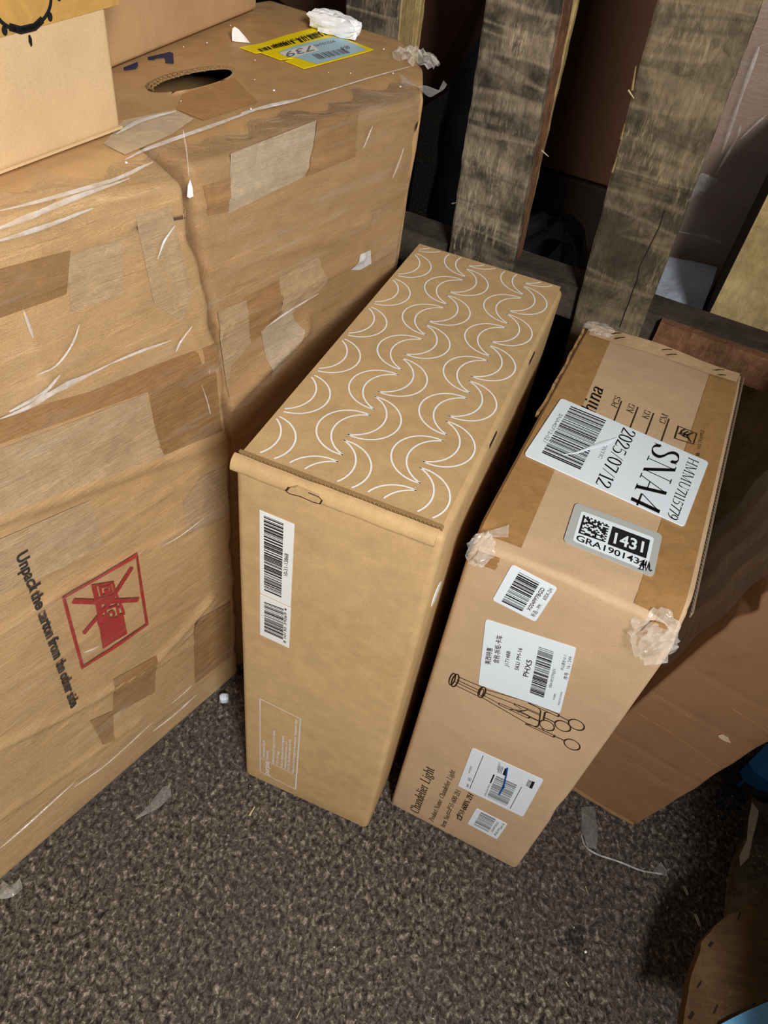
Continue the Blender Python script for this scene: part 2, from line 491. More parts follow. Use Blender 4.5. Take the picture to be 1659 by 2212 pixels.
GL = {
 'S': (0.62, [('c', [(.48, .78), (.42, .94), (.27, .99), (.12, .92), (.09, .76), (.2, .6), (.38, .47), (.5, .31), (.46, .1), (.29, .01), (.13, .07), (.05, .24)]), ('t', [(.49, .74), (.5, .98)]), ('t', [(.04, .28), (.03, .02)])]),
 'N': (0.78, [('t', [(.12, 0), (.12, 1)]), ('l', [(.12, 1), (.62, 0)]), ('t', [(.62, 0), (.62, 1)]), sf(.12, 0), sf(.09, 1), sf(.62, 1)]),
 'A': (0.72, [('t', [(.1, 0), (.34, 1)]), ('l', [(.34, 1), (.58, 0)]), ('t', [(.18, .36), (.48, .36)]), sf(.1, 0), sf(.58, 0, .12)]),
 '4': (0.56, [('l', [(.36, 0), (.36, 1)]), ('t', [(.36, .98), (.02, .27)]), ('t', [(.02, .27), (.5, .27)]), ('t', [(.02, .24), (.5, .24)])]),
 '2': (0.5, [('c', [(.05, .72), (.1, .92), (.24, .99), (.38, .9), (.39, .72), (.28, .48), (.03, .03)]), ('t', [(.03, .03), (.43, .03)]), ('t', [(.03, .07), (.41, .07)]), ('t', [(.43, .03), (.46, .2)])]),
 '0': (0.5, [('c', O_(.23, .5, .18, .49, 0, 360, 18))]),
 '5': (0.5, [('t', [(.12, .96), (.42, .96)]), ('t', [(.12, .92), (.4, .92)]), ('t', [(.12, .96), (.08, .56)]), ('c', [(.08, .56), (.24, .61), (.39, .48), (.4, .25), (.3, .06), (.14, .01), (.04, .06)])]),
 '7': (0.46, [('t', [(.04, .96), (.42, .96)]), ('t', [(.05, .92), (.42, .92)]), ('t', [(.04, .96), (.02, .78)]), ('l', [(.41, .94), (.17, 0)])]),
 '1': (0.34, [('l', [(.17, 0), (.17, .99)]), ('t', [(.17, .97), (.06, .88)]), sf(.17, 0, .1)]),
 '/': (0.34, [('t', [(.02, 0), (.3, 1)])]),
 '9': (0.5, [('c', O_(.22, .68, .17, .3, 0, 360, 14)), ('c', [(.4, .68), (.38, .4), (.26, .14), (.07, .01)])]),
 'H': (0.78, [('l', [(.14, 0), (.14, 1)]), ('l', [(.6, 0), (.6, 1)]), ('t', [(.14, .52), (.6, .52)]), sf(.14, 0), sf(.14, 1), sf(.6, 0), sf(.6, 1)]),
 'M': (0.92, [('t', [(.13, 0), (.13, 1)]), ('l', [(.13, 1), (.43, .02)]), ('t', [(.43, .02), (.73, 1)]), ('l', [(.75, 0), (.75, 1)]), sf(.13, 0), sf(.11, 1), sf(.77, 1), sf(.75, 0)]),
 'U': (0.76, [('c', [(.15, 1), (.15, .35), (.2, .08), (.37, 0), (.53, .08), (.59, .35)]), ('t', [(.59, .35), (.59, 1)]), sf(.15, 1), sf(.59, 1)]),
 'C': (0.66, [('c', [(.54, .76), (.46, .93), (.31, .99), (.13, .86), (.07, .5), (.13, .14), (.31, .01), (.46, .06), (.56, .22)]), ('t', [(.55, .74), (.56, .98)])]),
 'P': (0.6, [('l', [(.14, 0), (.14, 1)]), ('c', [(.14, .98), (.4, .97), (.49, .75), (.4, .52), (.14, .48)]), sf(.14, 0), sf(.08, 1, .06)]),
 'K': (0.7, [('l', [(.14, 0), (.14, 1)]), ('t', [(.55, .98), (.16, .48)]), ('l', [(.26, .6), (.58, .02)]), sf(.14, 0), sf(.14, 1), sf(.58, 0), sf(.54, 1)]),
 'G': (0.72, [('c', [(.56, .78), (.46, .94), (.31, .99), (.13, .86), (.07, .5), (.13, .14), (.31, .01), (.48, .04), (.58, .12)]), ('l', [(.57, .05), (.57, .42)]), sf(.57, .44), ('t', [(.57, .76), (.57, .98)])]),
 'L': (0.6, [('l', [(.14, 0), (.14, 1)]), ('t', [(.1, .02), (.52, .02)]), ('t', [(.52, .02), (.54, .24)]), sf(.14, 1)]),
 'I': (0.34, [('l', [(.15, 0), (.15, 1)]), sf(.15, 0), sf(.15, 1)]),
 'O': (0.74, [('c', O_(.34, .5, .27, .49, 0, 360, 18))]),
 'T': (0.62, [('l', [(.28, 0), (.28, 1)]), ('t', [(.02, .98), (.54, .98)]), ('t', [(.02, .98), (.01, .78)]), ('t', [(.54, .98), (.55, .78)]), sf(.28, 0)]),
 'F': (0.58, [('l', [(.14, 0), (.14, 1)]), ('t', [(.08, .98), (.5, .98)]), ('t', [(.14, .52), (.4, .52)]), ('t', [(.5, .98), (.51, .78)]), sf(.14, 0)]),
 'R': (0.68, [('l', [(.14, 0), (.14, 1)]), ('c', [(.14, .98), (.4, .97), (.49, .76), (.4, .54), (.14, .5)]), ('l', [(.3, .5), (.56, .02)]), sf(.14, 0), sf(.6, 0, .07)]),
 'B': (0.62, [('l', [(.14, 0), (.14, 1)]), ('c', [(.14, .98), (.38, .97), (.46, .77), (.36, .56), (.14, .53)]), ('c', [(.14, .53), (.42, .5), (.52, .28), (.4, .04), (.14, .02)]), sf(.1, 0, .05)]),
 'E': (0.6, [('l', [(.14, 0), (.14, 1)]), ('t', [(.08, .98), (.5, .98)]), ('t', [(.14, .52), (.4, .52)]), ('t', [(.08, .02), (.52, .02)]), ('t', [(.52, .02), (.54, .22)])]),
 'X': (0.68, [('l', [(.1, 1), (.56, 0)]), ('t', [(.54, 1), (.08, 0)]), sf(.1, 1), sf(.55, 1), sf(.1, 0), sf(.56, 0)]),
 '3': (0.5, [('c', [(.06, .82), (.2, .98), (.36, .88), (.34, .66), (.18, .54), (.36, .44), (.4, .2), (.26, .02), (.05, .08)])]),
 '6': (0.5, [('c', O_(.23, .3, .17, .29, 0, 360, 14)), ('c', [(.06, .3), (.1, .62), (.22, .86), (.4, .99)])]),
 '8': (0.5, [('c', O_(.23, .76, .14, .22, 0, 360, 12)), ('c', O_(.23, .27, .18, .26, 0, 360, 12))]),
 '-': (0.34, [('l', [(.04, .36), (.28, .36)]), ('t', [(.04, .36), (.28, .36)])]),
 ':': (0.26, [('l', [(.1, .02), (.1, .14)]), ('l', [(.1, .48), (.1, .6)])]),
 '.': (0.24, [('l', [(.1, .0), (.1, .12)])]),
 'h': (0.52, [('l', [(.12, 0), (.12, 1)]), ('c', [(.12, .5), (.26, .66), (.38, .6), (.4, .42)]), ('l', [(.4, .42), (.4, 0)]), sf(.12, 0, .08), sf(.4, 0, .08), sf(.08, 1, .06)]),
 'i': (0.28, [('l', [(.12, 0), (.12, .64)]), ('l', [(.12, .82), (.12, .94)]), sf(.12, 0, .08), sf(.08, .64, .05)]),
 'n': (0.52, [('l', [(.12, 0), (.12, .64)]), ('c', [(.12, .5), (.26, .66), (.38, .6), (.4, .42)]), ('l', [(.4, .42), (.4, 0)]), sf(.12, 0, .08), sf(.4, 0, .08), sf(.08, .64, .05)]),
 'a': (0.46, [('c', [(.07, .5), (.14, .63), (.26, .64), (.33, .52), (.33, .1), (.42, .03)]), ('c', [(.33, .38), (.14, .3), (.06, .16), (.12, .02), (.24, .04), (.33, .16)])]),
 'd': (0.52, [('c', O_(.21, .32, .15, .31, 0, 360, 12)), ('l', [(.38, 0), (.38, 1)]), sf(.33, 1, .06), sf(.43, 0, .06)]),
 'e': (0.45, [('t', [(.06, .38), (.37, .38)]), ('c', [(.37, .38), (.33, .58), (.21, .65), (.09, .54), (.06, .3), (.12, .08), (.24, .01), (.37, .12)])]),
 'l': (0.28, [('l', [(.12, 0), (.12, 1)]), sf(.12, 0, .08), sf(.08, 1, .05)]),
 'r': (0.38, [('l', [(.12, 0), (.12, .64)]), ('c', [(.12, .48), (.22, .64), (.34, .6)]), sf(.12, 0, .08), sf(.08, .64, .05)]),
 'g': (0.48, [('c', O_(.2, .44, .14, .2, 0, 360, 12)), ('c', [(.12, .2), (.16, .08), (.34, .06), (.38, -.1), (.22, -.24), (.06, -.14), (.14, .02)]), ('t', [(.3, .6), (.42, .62)])]),
 't': (0.32, [('c', [(.13, .86), (.13, .14), (.2, .02), (.3, .08)]), ('t', [(.03, .63), (.27, .63)])]),
 'o': (0.5, [('c', O_(.22, .32, .16, .31, 0, 360, 14))]),
 'u': (0.52, [('c', [(.12, .64), (.12, .16), (.2, .02), (.36, .12)]), ('l', [(.38, 0), (.38, .64)]), sf(.08, .64, .05), sf(.34, .64, .05)]),
 'c': (0.44, [('c', [(.35, .5), (.22, .65), (.09, .54), (.06, .3), (.12, .08), (.24, .01), (.36, .12)])]),
 'm': (0.76, [('l', [(.12, 0), (.12, .64)]), ('c', [(.12, .5), (.24, .66), (.34, .6), (.36, .42)]), ('l', [(.36, .42), (.36, 0)]), ('c', [(.36, .5), (.48, .66), (.59, .6), (.61, .42)]), ('l', [(.61, .42), (.61, 0)]), sf(.12, 0, .07), sf(.36, 0, .07), sf(.61, 0, .07)]),
}
def sticker(name, face, quad, m, parent, rad=0.004, lift=0.0006, th=0.0005):
    pts = [face.px(p, lift) for p in quad]
    if rad: pts = round_poly(pts, rad)
    return slab(name, pts, face.n, th, m, parent)
def noise1(x, seed=0):
    r = np.random.RandomState(seed)
    ks = r.uniform(0.5, 1.5, 6) * np.array([7, 13, 23, 41, 71, 119]); ph = r.uniform(0, 6.28, 6); am = np.array([1, .8, .6, .4, .3, .2]) / 3.3
    return sum(am[i] * np.sin(ks[i] * x + ph[i]) for i in range(6))

# ------------------------------------------------------------------ the setting
fl = link_mesh('floor', [(-3, -2, 0), (3, -2, 0), (3, 4, 0), (-3, 4, 0)], [[0, 1, 2, 3]], m_carpet)
fl['kind'] = 'structure'
m_wall = plain('dark_warehouse_wall', srgb(70, 62, 54), 0.9)
bw = link_mesh('wall_back', [(-3, 4, 0), (3, 4, 0), (3, 4.1, 0), (-3, 4.1, 0), (-3, 4, 3), (3, 4, 3), (3, 4.1, 3), (-3, 4.1, 3)],
               [[0, 1, 5, 4], [1, 2, 6, 5], [2, 3, 7, 6], [3, 0, 4, 7], [4, 5, 6, 7], [0, 3, 2, 1]], m_wall, None, False, True)
bw['kind'] = 'structure'
FLOOR = Face((0, 0, 0), (1, 0, 0), (0, 1, 0), (0, 0, 1))

# ------------------------------------------------------------------ moon carton
def frame(x, y, yaw):
    l = np.array([math.cos(yaw), math.sin(yaw), 0]); wv = np.array([math.sin(yaw), -math.cos(yaw), 0])
    return np.array([x, y, 0.0]), l, wv
Z = np.array([0, 0, 1.0])
O, L, W = frame(-0.12606, 0.43298, 1.311028)
mL, mW, mH = 0.43316, 0.18095, 0.58388
moon = thing('patterned_carton', 'kraft carton with white crescent moon outlines on its lid, against the wrapped cartons', 'box', O + L * mL / 2 + W * mW / 2)
def dm(P):
    a, b, c = P[:, 0], P[:, 1], P[:, 2]
    bul = np.sin(np.clip(a / mL, 0, 1) * np.pi) * np.sin(np.clip(c / mH, 0, 1) * np.pi)
    P[:, 1] += np.where(b > mW / 2, 0.006, -0.002) * bul
    P[:, 2] -= np.where(c > mH * 0.9, 0.003 * np.sin(np.clip(a / mL, 0, 1) * np.pi) * np.sin(np.clip(b / mW, 0, 1) * np.pi), 0)
    P[:, 2] += np.where(c < 0.05, 0.0, 0)
    return P
rounded_box('carton_body', O, (L, W, Z), (mL, mW, mH - 0.0008), 0.007, (0.03, 0.02, 0.03), m_moon, moon, lambda P: P)
MT = Face(O + Z * mH, L, W, Z)            # lid
MF = Face(O, W, Z, -L)                    # front end
MS = Face(O + W * mW, L, Z, W)            # right side
# lid panel of its own, proud of the body, with a cut corrugated front edge
lid_poly = [MT.at(0.009, 0.003), MT.at(0.009, mW - 0.006), MT.at(mL - 0.004, mW - 0.004), MT.at(mL - 0.004, 0.003)]
slab('lid', [p + Z * 0.0022 for p in lid_poly], Z, 0.0028, m_moon, moon)
pr = Pan(MT, 0.0026)
p_, PW, PL = 0.0683, 0.0016, 0.0
def clip_run(pts):
    """split a polyline to the parts inside the lid (shared borders of the printed area)"""
    runs, cur = [], []
    for a, b in pts:
        if 0.013 < a < mL - 0.006 and 0.006 < b < mW - 0.005: cur.append((a, b))
        else:
            if len(cur) > 1: runs.append(cur)
            cur = []
    if len(cur) > 1: runs.append(cur)
    return runs
def crescent(lo, hi, base, sgn):
    mid, h = (lo + hi) / 2, (hi - lo) / 2
    def arc(sag):
        R = (h * h + sag * sag) / (2 * sag); c = sag - R
        th = math.asin(min(1, h / R)); th = th if sag < R else math.pi - th
        return [(mid + R * math.sin(t), base + sgn * (c + R * math.cos(t))) for t in np.linspace(-th, th, 40)]
    for sg in (0.0352, 0.0213):
        for r_ in clip_run(arc(sg)):
            pr.line3([MT.at(a, b, 0.0026) for a, b in r_], PW)
for k in range(-2, 8):
    for tl_ in (0.0, 0.0685, 0.137, 0.2055):
        crescent(0.0703 + p_ * k, 0.1303 + p_ * k, tl_ + 0.0003, 1)
        crescent(0.0447 + p_ * k, 0.1035 + p_ * k, tl_ + 0.0075, -1)
# keep the outline strokes inside the lid
pr.build('crescent_print', m_white, moon)
# corrugated cut edge of the lid: two liners and a wave between
V, Fs = [], []
def strip(pts, wv, hv):
    """ribbon of small boxes along pts with width vector wv and height hv"""
    for a, b in zip(pts[:-1], pts[1:]):
        k = len(V)
        for q in (a, b):
            V.extend([q, q + wv, q + wv + hv, q + hv])
        Fs.extend([[k, k + 1, k + 5, k + 4], [k + 1, k + 2, k + 6, k + 5], [k + 2, k + 3, k + 7, k + 6], [k + 3, k, k + 4, k + 7], [k, k + 3, k + 2, k + 1], [k + 4, k + 5, k + 6, k + 7]])
n_w = 100
wave = [MT.at(0.006, 0.001 + (mW - 0.005) * i / n_w, 0.0005 + 0.0022 * (i % 2)) for i in range(n_w + 1)]
strip(wave, L * 0.003, Z * 0.0007)
strip([MT.at(0.006, 0.001, 0.0030), MT.at(0.006, mW - 0.004, 0.0030)], L * 0.003, Z * 0.0006)
strip([MT.at(0.006, 0.001, -0.0004), MT.at(0.006, mW - 0.004, -0.0004)], L * 0.003, Z * 0.0006)
link_mesh('corrugated_edge', V, Fs, m_cut, moon)
# the rolled front flap: a folded lip in front of the lid edge
def roll(name, m, b0, b1, prof, th, parent, face_w=W, seg=24):
    V, Fs = [], []
    n = len(prof)
    for i in range(seg + 1):
        b = b0 + (b1 - b0) * i / seg
        wob = 0.0003 * math.sin(i * 1.3) + 0.0003 * math.sin(i * 0.5 + 1)
        for (a, z) in prof:
            V.append(O + L * (a + wob * 0.5) + W * b + Z * (mH + z + wob * 0.4))
    for i in range(seg + 1):
        b = b0 + (b1 - b0) * i / seg
        wob = 0.0003 * math.sin(i * 1.3) + 0.0003 * math.sin(i * 0.5 + 1)
        for j, (a, z) in enumerate(prof):
            pa = prof[max(0, j - 1)]; pb = prof[min(n - 1, j + 1)]
            tx, tz = pb[0] - pa[0], pb[1] - pa[1]; l_ = math.hypot(tx, tz)
            V.append(O + L * (a + wob * 0.5 - tz / l_ * th * -1) + W * b + Z * (mH + z + wob * 0.4 - tx / l_ * th))
    M_ = (seg + 1) * n
    for i in range(seg):
        for j in range(n - 1):
            a = i * n + j
            Fs.append([a, a + 1, a + n + 1, a + n]); Fs.append([M_ + a, M_ + a + n, M_ + a + n + 1, M_ + a + 1])
        for j in (0, n - 1):
            a = i * n + j
            Fs.append([a, a + n, M_ + a + n, M_ + a])
    for i in (0, seg):
        for j in range(n - 1):
            a = i * n + j
            Fs.append([a, a + 1, M_ + a + 1, M_ + a])
    return link_mesh(name, V, Fs, m, parent, False, True)
prof = [(0.0045, 0.0012), (0.0015, 0.0004), (-0.0005, -0.0014), (-0.0018, -0.0040), (-0.0026, -0.0070), (-0.0030, -0.0100), (-0.0026, -0.0125), (-0.0014, -0.0140), (0.0004, -0.0145)]
prof = [(a_, z_ * (0.72 if z_ < 0 else 1)) for a_, z_ in catmull(prof, 3)]
roll('rolled_flap', m_moon, -0.0015, mW - 0.006, prof, 0.0016, moon)
# locking slot outline on the flap
c5 = zm(500, 980, 3.6065)
sl = Pan(MF, 0.0058)
slot = [c5(*q) for q in ((450, 262), (500, 262), (600, 305), (680, 338), (706, 365), (690, 392), (640, 380), (540, 335), (450, 312), (425, 290))]
sp = [MF.px(q, 0.0058) for q in slot]
cs = np.mean(sp, axis=0)
slab('locking_tab', [cs + (q - cs) * 0.94 for q in sp], MF.n, 0.003, m_moon, moon)
sl.line3([sp[i] for i in (2, 3, 4, 5, 6, 7, 8, 9, 0)], 0.0010)
sl.build('tab_cut_line', m_brownink, moon)
# labels on the front
lb = sticker('barcode_label', MF, [c5(*q) for q in ((218, 440), (490, 552), (460, 1195), (222, 1085))], m_label2, moon, 0)
b = Pan(MF, 0.0010); b.bars([c5(*q) for q in ((253, 483), (405, 545), (388, 1130), (255, 1072))], 46, 3); b.build('barcode', m_black, lb)
b = Pan(MF, 0.0010); b.text('10-31-13868', c5(436, 955), c5(444, 782), c5(406, 948), 0.004); b.build('lettering', m_black, lb)
lb = sticker('barcode_label', MF, [c5(*q) for q in ((222, 1095), (462, 1205), (448, 1515), (222, 1410))], m_label2, moon, 0)
b = Pan(MF, 0.0010); b.bars([c5(*q) for q in ((256, 1155), (408, 1212), (400, 1450), (256, 1385))], 26, 5); b.build('barcode', m_black, lb)
b = Pan(MF, 0.0010); b.text('8 10130 39069 4', c5(424, 1478), c5(432, 1210), c5(404, 1470), 0.003); b.build('lettering', m_black, lb)
# white printed information frame
c4 = zm(520, 1480, 5.53)
b = Pan(MF, 0.0006)
fr = [c4(*q) for q in ((228, 162), (712, 400), (655, 1245), (232, 1032))]
b.linepx(fr, 0.0012, True)
b.linepx([fr[0], fr[3]], 0.0018); b.linepx([fr[1], fr[2]], 0.0018)
b.linepx([c4(238, 868), c4(660, 1078)], 0.0010)
b.text('purple', c4(335, 1075), c4(340, 925), c4(272, 1045), 0.012, 0.75)
for tx, a, e in (('TWINCOMFORT PILLOW', (290, 868), (290, 660)), ('STANDARD', (330, 898), (332, 786)), ('DIMENSIONS: 23" Length, 14 1/2" Width', (398, 940), (410, 548)), ('5 1/2" - 6 3/4" Height', (442, 958), (458, 790)),
                 ('Purple.com Gravity and comfort are registered', (496, 985), (516, 610)), ('trademarks of Purple Innovation, LLC.', (538, 1005), (556, 672)), ('U.S. Pat. See patents listed at link', (578, 1022), (600, 652)),
                 ('Made in the USA of foreign and domestic parts. Components vary', (634, 1050), (672, 420))):
    h = 24
    b.text(tx, c4(*a), c4(*e), c4(a[0] - h, a[1] - 10), 0.022)
b.build('information_print', m_white, moon)
# dents in the right long side where the lid tucks in
for q in ((1155, 762), (1070, 937)):
    a, b_ = MT.uv(q)
    slab('side_slot', [MT.at(a - 0.011, mW + 0.0006, -0.009), MT.at(a + 0.011, mW + 0.0006, -0.009), MT.at(a + 0.011, mW + 0.0006, -0.0055), MT.at(a - 0.011, mW + 0.0006, -0.0055)], W, 0.002, m_dark, moon)
cc = MS.px((943, 1283), 0.0008)
ringp = [cc + L * 0.0125 * math.cos(t) + Z * 0.0125 * math.sin(t) for t in np.linspace(0, 2 * math.pi, 28, endpoint=False)]
slab('round_seal', ringp, W, 0.0006, m_white, moon)

# ------------------------------------------------------------------ lamp carton
O, L, W = frame(0.07556, 0.42580, 1.25070)
cL, cW, cH = 0.40528, 0.18232, 0.54719
lamp = thing('taped_carton', 'tan carton printed Chandelier Light with taped top and several white labels', 'box', O + L * cL / 2 + W * cW / 2)
def dc(P):
    a, b, c = P[:, 0].copy(), P[:, 1].copy(), P[:, 2].copy()
    d2 = a ** 2 + (b - cW) ** 2 + (c - cH) ** 2
    k = np.exp(-d2 / 0.022 ** 2)
    P[:, 2] -= 0.012 * k; P[:, 1] -= 0.004 * k; P[:, 0] += 0.003 * k
    k = np.exp(-(a ** 2 + b ** 2 + (c - cH) ** 2) / 0.018 ** 2)
    P[:, 2] -= 0.006 * k; P[:, 1] += 0.003 * k
    # rounded, slightly crushed front top edge with the fold line behind it
    g = np.exp(-((a - 0.016) / 0.004) ** 2) * (c > cH - 0.01)
    P[:, 2] -= 0.0016 * g
    g = np.exp(-(a / 0.012) ** 2) * (c > cH - 0.012)
    P[:, 2] -= 0.003 * g * (0.6 + 0.4 * np.sin(b * 60))
    bul = np.sin(np.clip(b / cW, 0, 1) * np.pi) * np.sin(np.clip(c / cH, 0, 1) * np.pi)
    P[:, 0] -= np.where(a < 0.02, 0.0015, 0) * bul * 0
    # far edge dips
    P[:, 2] -= 0.0035 * np.exp(-((a - cL) / 0.03) ** 2) * (c > cH - 0.01) * (0.5 + 0.5 * np.sin(b * 45 + 1))
    # dent in the right lower edge
    k = np.exp(-(((c - 0.19) / 0.02) ** 2)) * (a < 0.01) * (b > cW - 0.012)
    P[:, 1] -= 0.002 * k
    return P
rounded_box('carton_body', O, (L, W, Z), (cL, cW, cH), 0.006, (0.007, 0.007, 0.014), m_lamp, lamp, dc)
CT = Face(O + Z * cH, L, W, Z)
CF = Face(O, W, Z, -L)
CR = Face(O + W * cW, L, Z, W)
c5b = zm(1100, 650, 2.968); c1 = zm(1130, 850, 4.1475); c2 = zm(950, 1200, 4.74); c3 = zm(870, 1590, 5.027); c8 = zm(1000, 1080, 2.9625)
def strip_on(face, pts_uv, m, name, parent, lift=0.0007, nx=24, sag=None):
    """film or tape laid on a face, between two edge curves given in face coordinates"""
    lo, hi = pts_uv
    V, Fs = [], []
    ny = 5
    for i in range(nx + 1):
        t = i / nx
        p = np.array(lo[0]) * (1 - t) + np.array(lo[1]) * t
        q = np.array(hi[0]) * (1 - t) + np.array(hi[1]) * t
        for j in range(ny + 1):
            r = p * (1 - j / ny) + q * (j / ny)
            z = lift + (sag(r[0], r[1]) if sag else 0)
            V.append(face.at(r[0], r[1], z))
    for i in range(nx):
        for j in range(ny):
            a = i * (ny + 1) + j
            Fs.append([a, a + 1, a + ny + 2, a + ny + 1])
    return link_mesh(name, V, Fs, m, parent, True)
# brown tape along both long edges of the top
strip_on(CT, (((0.012, 0.003), (cL - 0.004, 0.003)), ((0.012, 0.040), (cL - 0.004, 0.031))), m_tape, 'packing_tape', lamp, 0.0005, 60, lambda a, b: 0.0004 * noise1(a * 3 + b, 2) - 0.0035 * math.exp(-((a - cL) / 0.03) ** 2) * (0.5 + 0.5 * math.sin(b * 45 + 1)) - 0.0016 * math.exp(-((a - 0.016) / 0.004) ** 2) - 0.006 * math.exp(-(a * a + b * b) / 0.018 ** 2))
strip_on(CT, (((0.006, cW - 0.044), (cL - 0.004, cW - 0.035)), ((0.006, cW - 0.006), (cL - 0.004, cW - 0.004))), m_tape, 'packing_tape', lamp, 0.0005, 60, lambda a, b: 0.0004 * noise1(a * 3 + b, 3) - 0.0035 * math.exp(-((a - cL) / 0.03) ** 2) * (0.5 + 0.5 * math.sin(b * 45 + 1)) - 0.012 * math.exp(-(a * a + (b - cW) ** 2) / 0.022 ** 2) * 1.12 - 0.0016 * math.exp(-((a - 0.016) / 0.004) ** 2) - 0.003 * math.exp(-(a / 0.012) ** 2) * (0.6 + 0.4 * math.sin(b * 60)))
# hazy tape across the far end
strip_on(CT, (((cL - 0.034, 0.006), (cL - 0.026, cW - 0.006)), ((cL - 0.003, 0.004), (cL - 0.003, cW - 0.004))), m_tape_pale, 'hazy_tape', lamp, 0.0012, 30, lambda a, b: -0.0035 * math.exp(-((a - cL) / 0.03) ** 2) * (0.5 + 0.5 * math.sin(b * 45 + 1)))
# staples / black dashes through the tape at the far edge
b = Pan(CT, 0.0022)
z4 = zm(1150, 550, 3.2593)
for p, q in (((560, 560), (625, 551)), ((582, 594), (652, 582)), ((915, 671), (985, 669)), ((945, 707), (1018, 702)), ((1285, 815), (1355, 812)), ((1315, 848), (1365, 850))):
    b = Pan(CT, 0.0022); b.linepx([z4(*p), z4((p[0] + q[0]) / 2, (p[1] + q[1]) / 2 - 3), z4(*q)], 0.0016); b.build('staple', m_staple_dk, lamp)
# patches of worn tape at the two near corners
b = Pan(CF, 0.0007); b.polypx([c8(*q) for q in ((48, 325), (115, 332), (235, 372), (232, 400), (218, 402), (222, 425), (205, 450), (60, 392))]); b.build('tape_remnant', m_tape, lamp)
b = Pan(CF, 0.0007); b.polypx([c8(*q) for q in ((1108, 864), (1208, 775), (1290, 790), (1318, 832), (1290, 852))]); b.build('tape_remnant', m_tape_dk, lamp)
def crumple(name, centre, axes, size, n, amp, m, parent, seed):
    r = np.random.RandomState(seed)
    V, Fs = [], []
    for i in range(n + 1):
        for j in range(n + 1):
            u, v = i / n * 2 - 1, j / n * 2 - 1
            rr = 1 - 0.25 * r.rand()
            x = u * math.sqrt(max(0, 1 - v * v / 2)); y = v * math.sqrt(max(0, 1 - u * u / 2))
            h = amp * r.rand() + amp * 0.6
            V.append(np.array(centre) + axes[0] * x * size[0] * rr + axes[1] * y * size[1] * rr + axes[2] * (h - 1.2 * amp * (x * x + y * y)))
    for i in range(n):
        for j in range(n):
            a = i * (n + 1) + j
            Fs.append([a, a + 1, a + n + 2]); Fs.append([a, a + n + 2, a + n + 1])
    return link_mesh(name, V, Fs, m, parent)
crumple('crumpled_tape', O + W * (cW - 0.019) + Z * (cH - 0.018) - L * 0.004, (W, norm(Z * 0.8 + L * 0.5), norm(-L + Z * 0.6)), (0.022, 0.026), 12, 0.0035, m_film2, lamp, 4)
crumple('crumpled_tape', O + W * 0.010 + Z * (cH - 0.008), (W, norm(Z * 0.8 + L * 0.5), norm(-L + Z * 0.7 - W * 0.3)), (0.013, 0.018), 10, 0.003, m_film2, lamp, 5)
crumple('crumpled_tape', O + L * (cL - 0.015) + W * 0.014 + Z * (cH + 0.001), (W, L, Z), (0.02, 0.016), 9, 0.0018, m_film2, lamp, 6)
b = Pan(CT, 0.0024); b.polypx([c8(*q) for q in ((130, 210), (295, 158), (290, 238), (120, 238))]); b.build('loose_tape_end', m_film2, lamp)
# open flute edge along the right top and left top
V, Fs = [], []
for s in (0,):
    pts = [CT.at(0.02 + (cL - 0.03) * i / 160, cW + 0.0004, -0.0045 + 0.0016 * (i % 2)) for i in range(161)]
    strip(pts, W * 0.0012, Z * 0.0008)
    strip([CT.at(0.02, cW + 0.0002, -0.0010), CT.at(cL - 0.01, cW + 0.0002, -0.0010)], W * 0.0014, Z * 0.0007)
    strip([CT.at(0.02, cW + 0.0002, -0.0064), CT.at(cL - 0.01, cW + 0.0002, -0.0064)], W * 0.0014, Z * 0.0007)
link_mesh('flap_edge', V, Fs, m_cutgrey, lamp)
# a lifted torn flap edge along the left side
V, Fs = [], []
pts = [CT.at(0.20 + 0.20 * i / 30, -0.003 - 0.0016 * noise1(i * 0.05, 9), -0.010 + 0.003 * noise1(i * 0.07, 8)) for i in range(31)]
strip(pts, W * 0.0030, Z * 0.0075)
link_mesh('torn_flap_edge', V, Fs, m_cut, lamp)
# print on the top, half under the label
b = Pan(CT, 0.0008)
b.serif('China', c5b(522, 795), c5b(606, 570), c5b(434, 750), 0.12)
b.serif('PCS', c5b(692, 690), c5b(717, 622), c5b(655, 672), 0.11)
b.serif('KG', c5b(790, 723), c5b(808, 672), c5b(752, 704), 0.11)
b.serif('KG', c5b(890, 762), c5b(910, 712), c5b(852, 745), 0.11)
b.serif('CM', c5b(1000, 792), c5b(1020, 736), c5b(962, 775), 0.11)
for p, q in (((722, 642), (650, 830)), ((827, 680), (755, 870)), ((928, 718), (856, 910)), ((1026, 756), (960, 945))):
    b.linepx([c5b(*p), c5b(*q)], 0.0011)
b.linepx([c5b(*q) for q in ((1086, 803), (1203, 850), (1180, 918), (1062, 880))], 0.0013, True)
# hand holding a sprig
for ln in (((1165, 905), (1150, 880), (1120, 868), (1100, 852), (1085, 850)), ((1150, 880), (1140, 862), (1165, 850), (1180, 846)), ((1118, 868), (1128, 846), (1150, 838)), ((1098, 852), (1108, 832), (1128, 824)),
           ((1150, 862), (1128, 856), (1112, 848))):
    b.linepx([c5b(*q) for q in ln], 0.0018)
b.text('NO TRAMPLE', c5b(1226, 950), c5b(1252, 832), c5b(1203, 944), 0.0)
b.text('B', c5b(1218, 995), c5b(1222, 975), c5b(1196, 990), 0.02)
b.build('top_print', m_brownink, lamp)
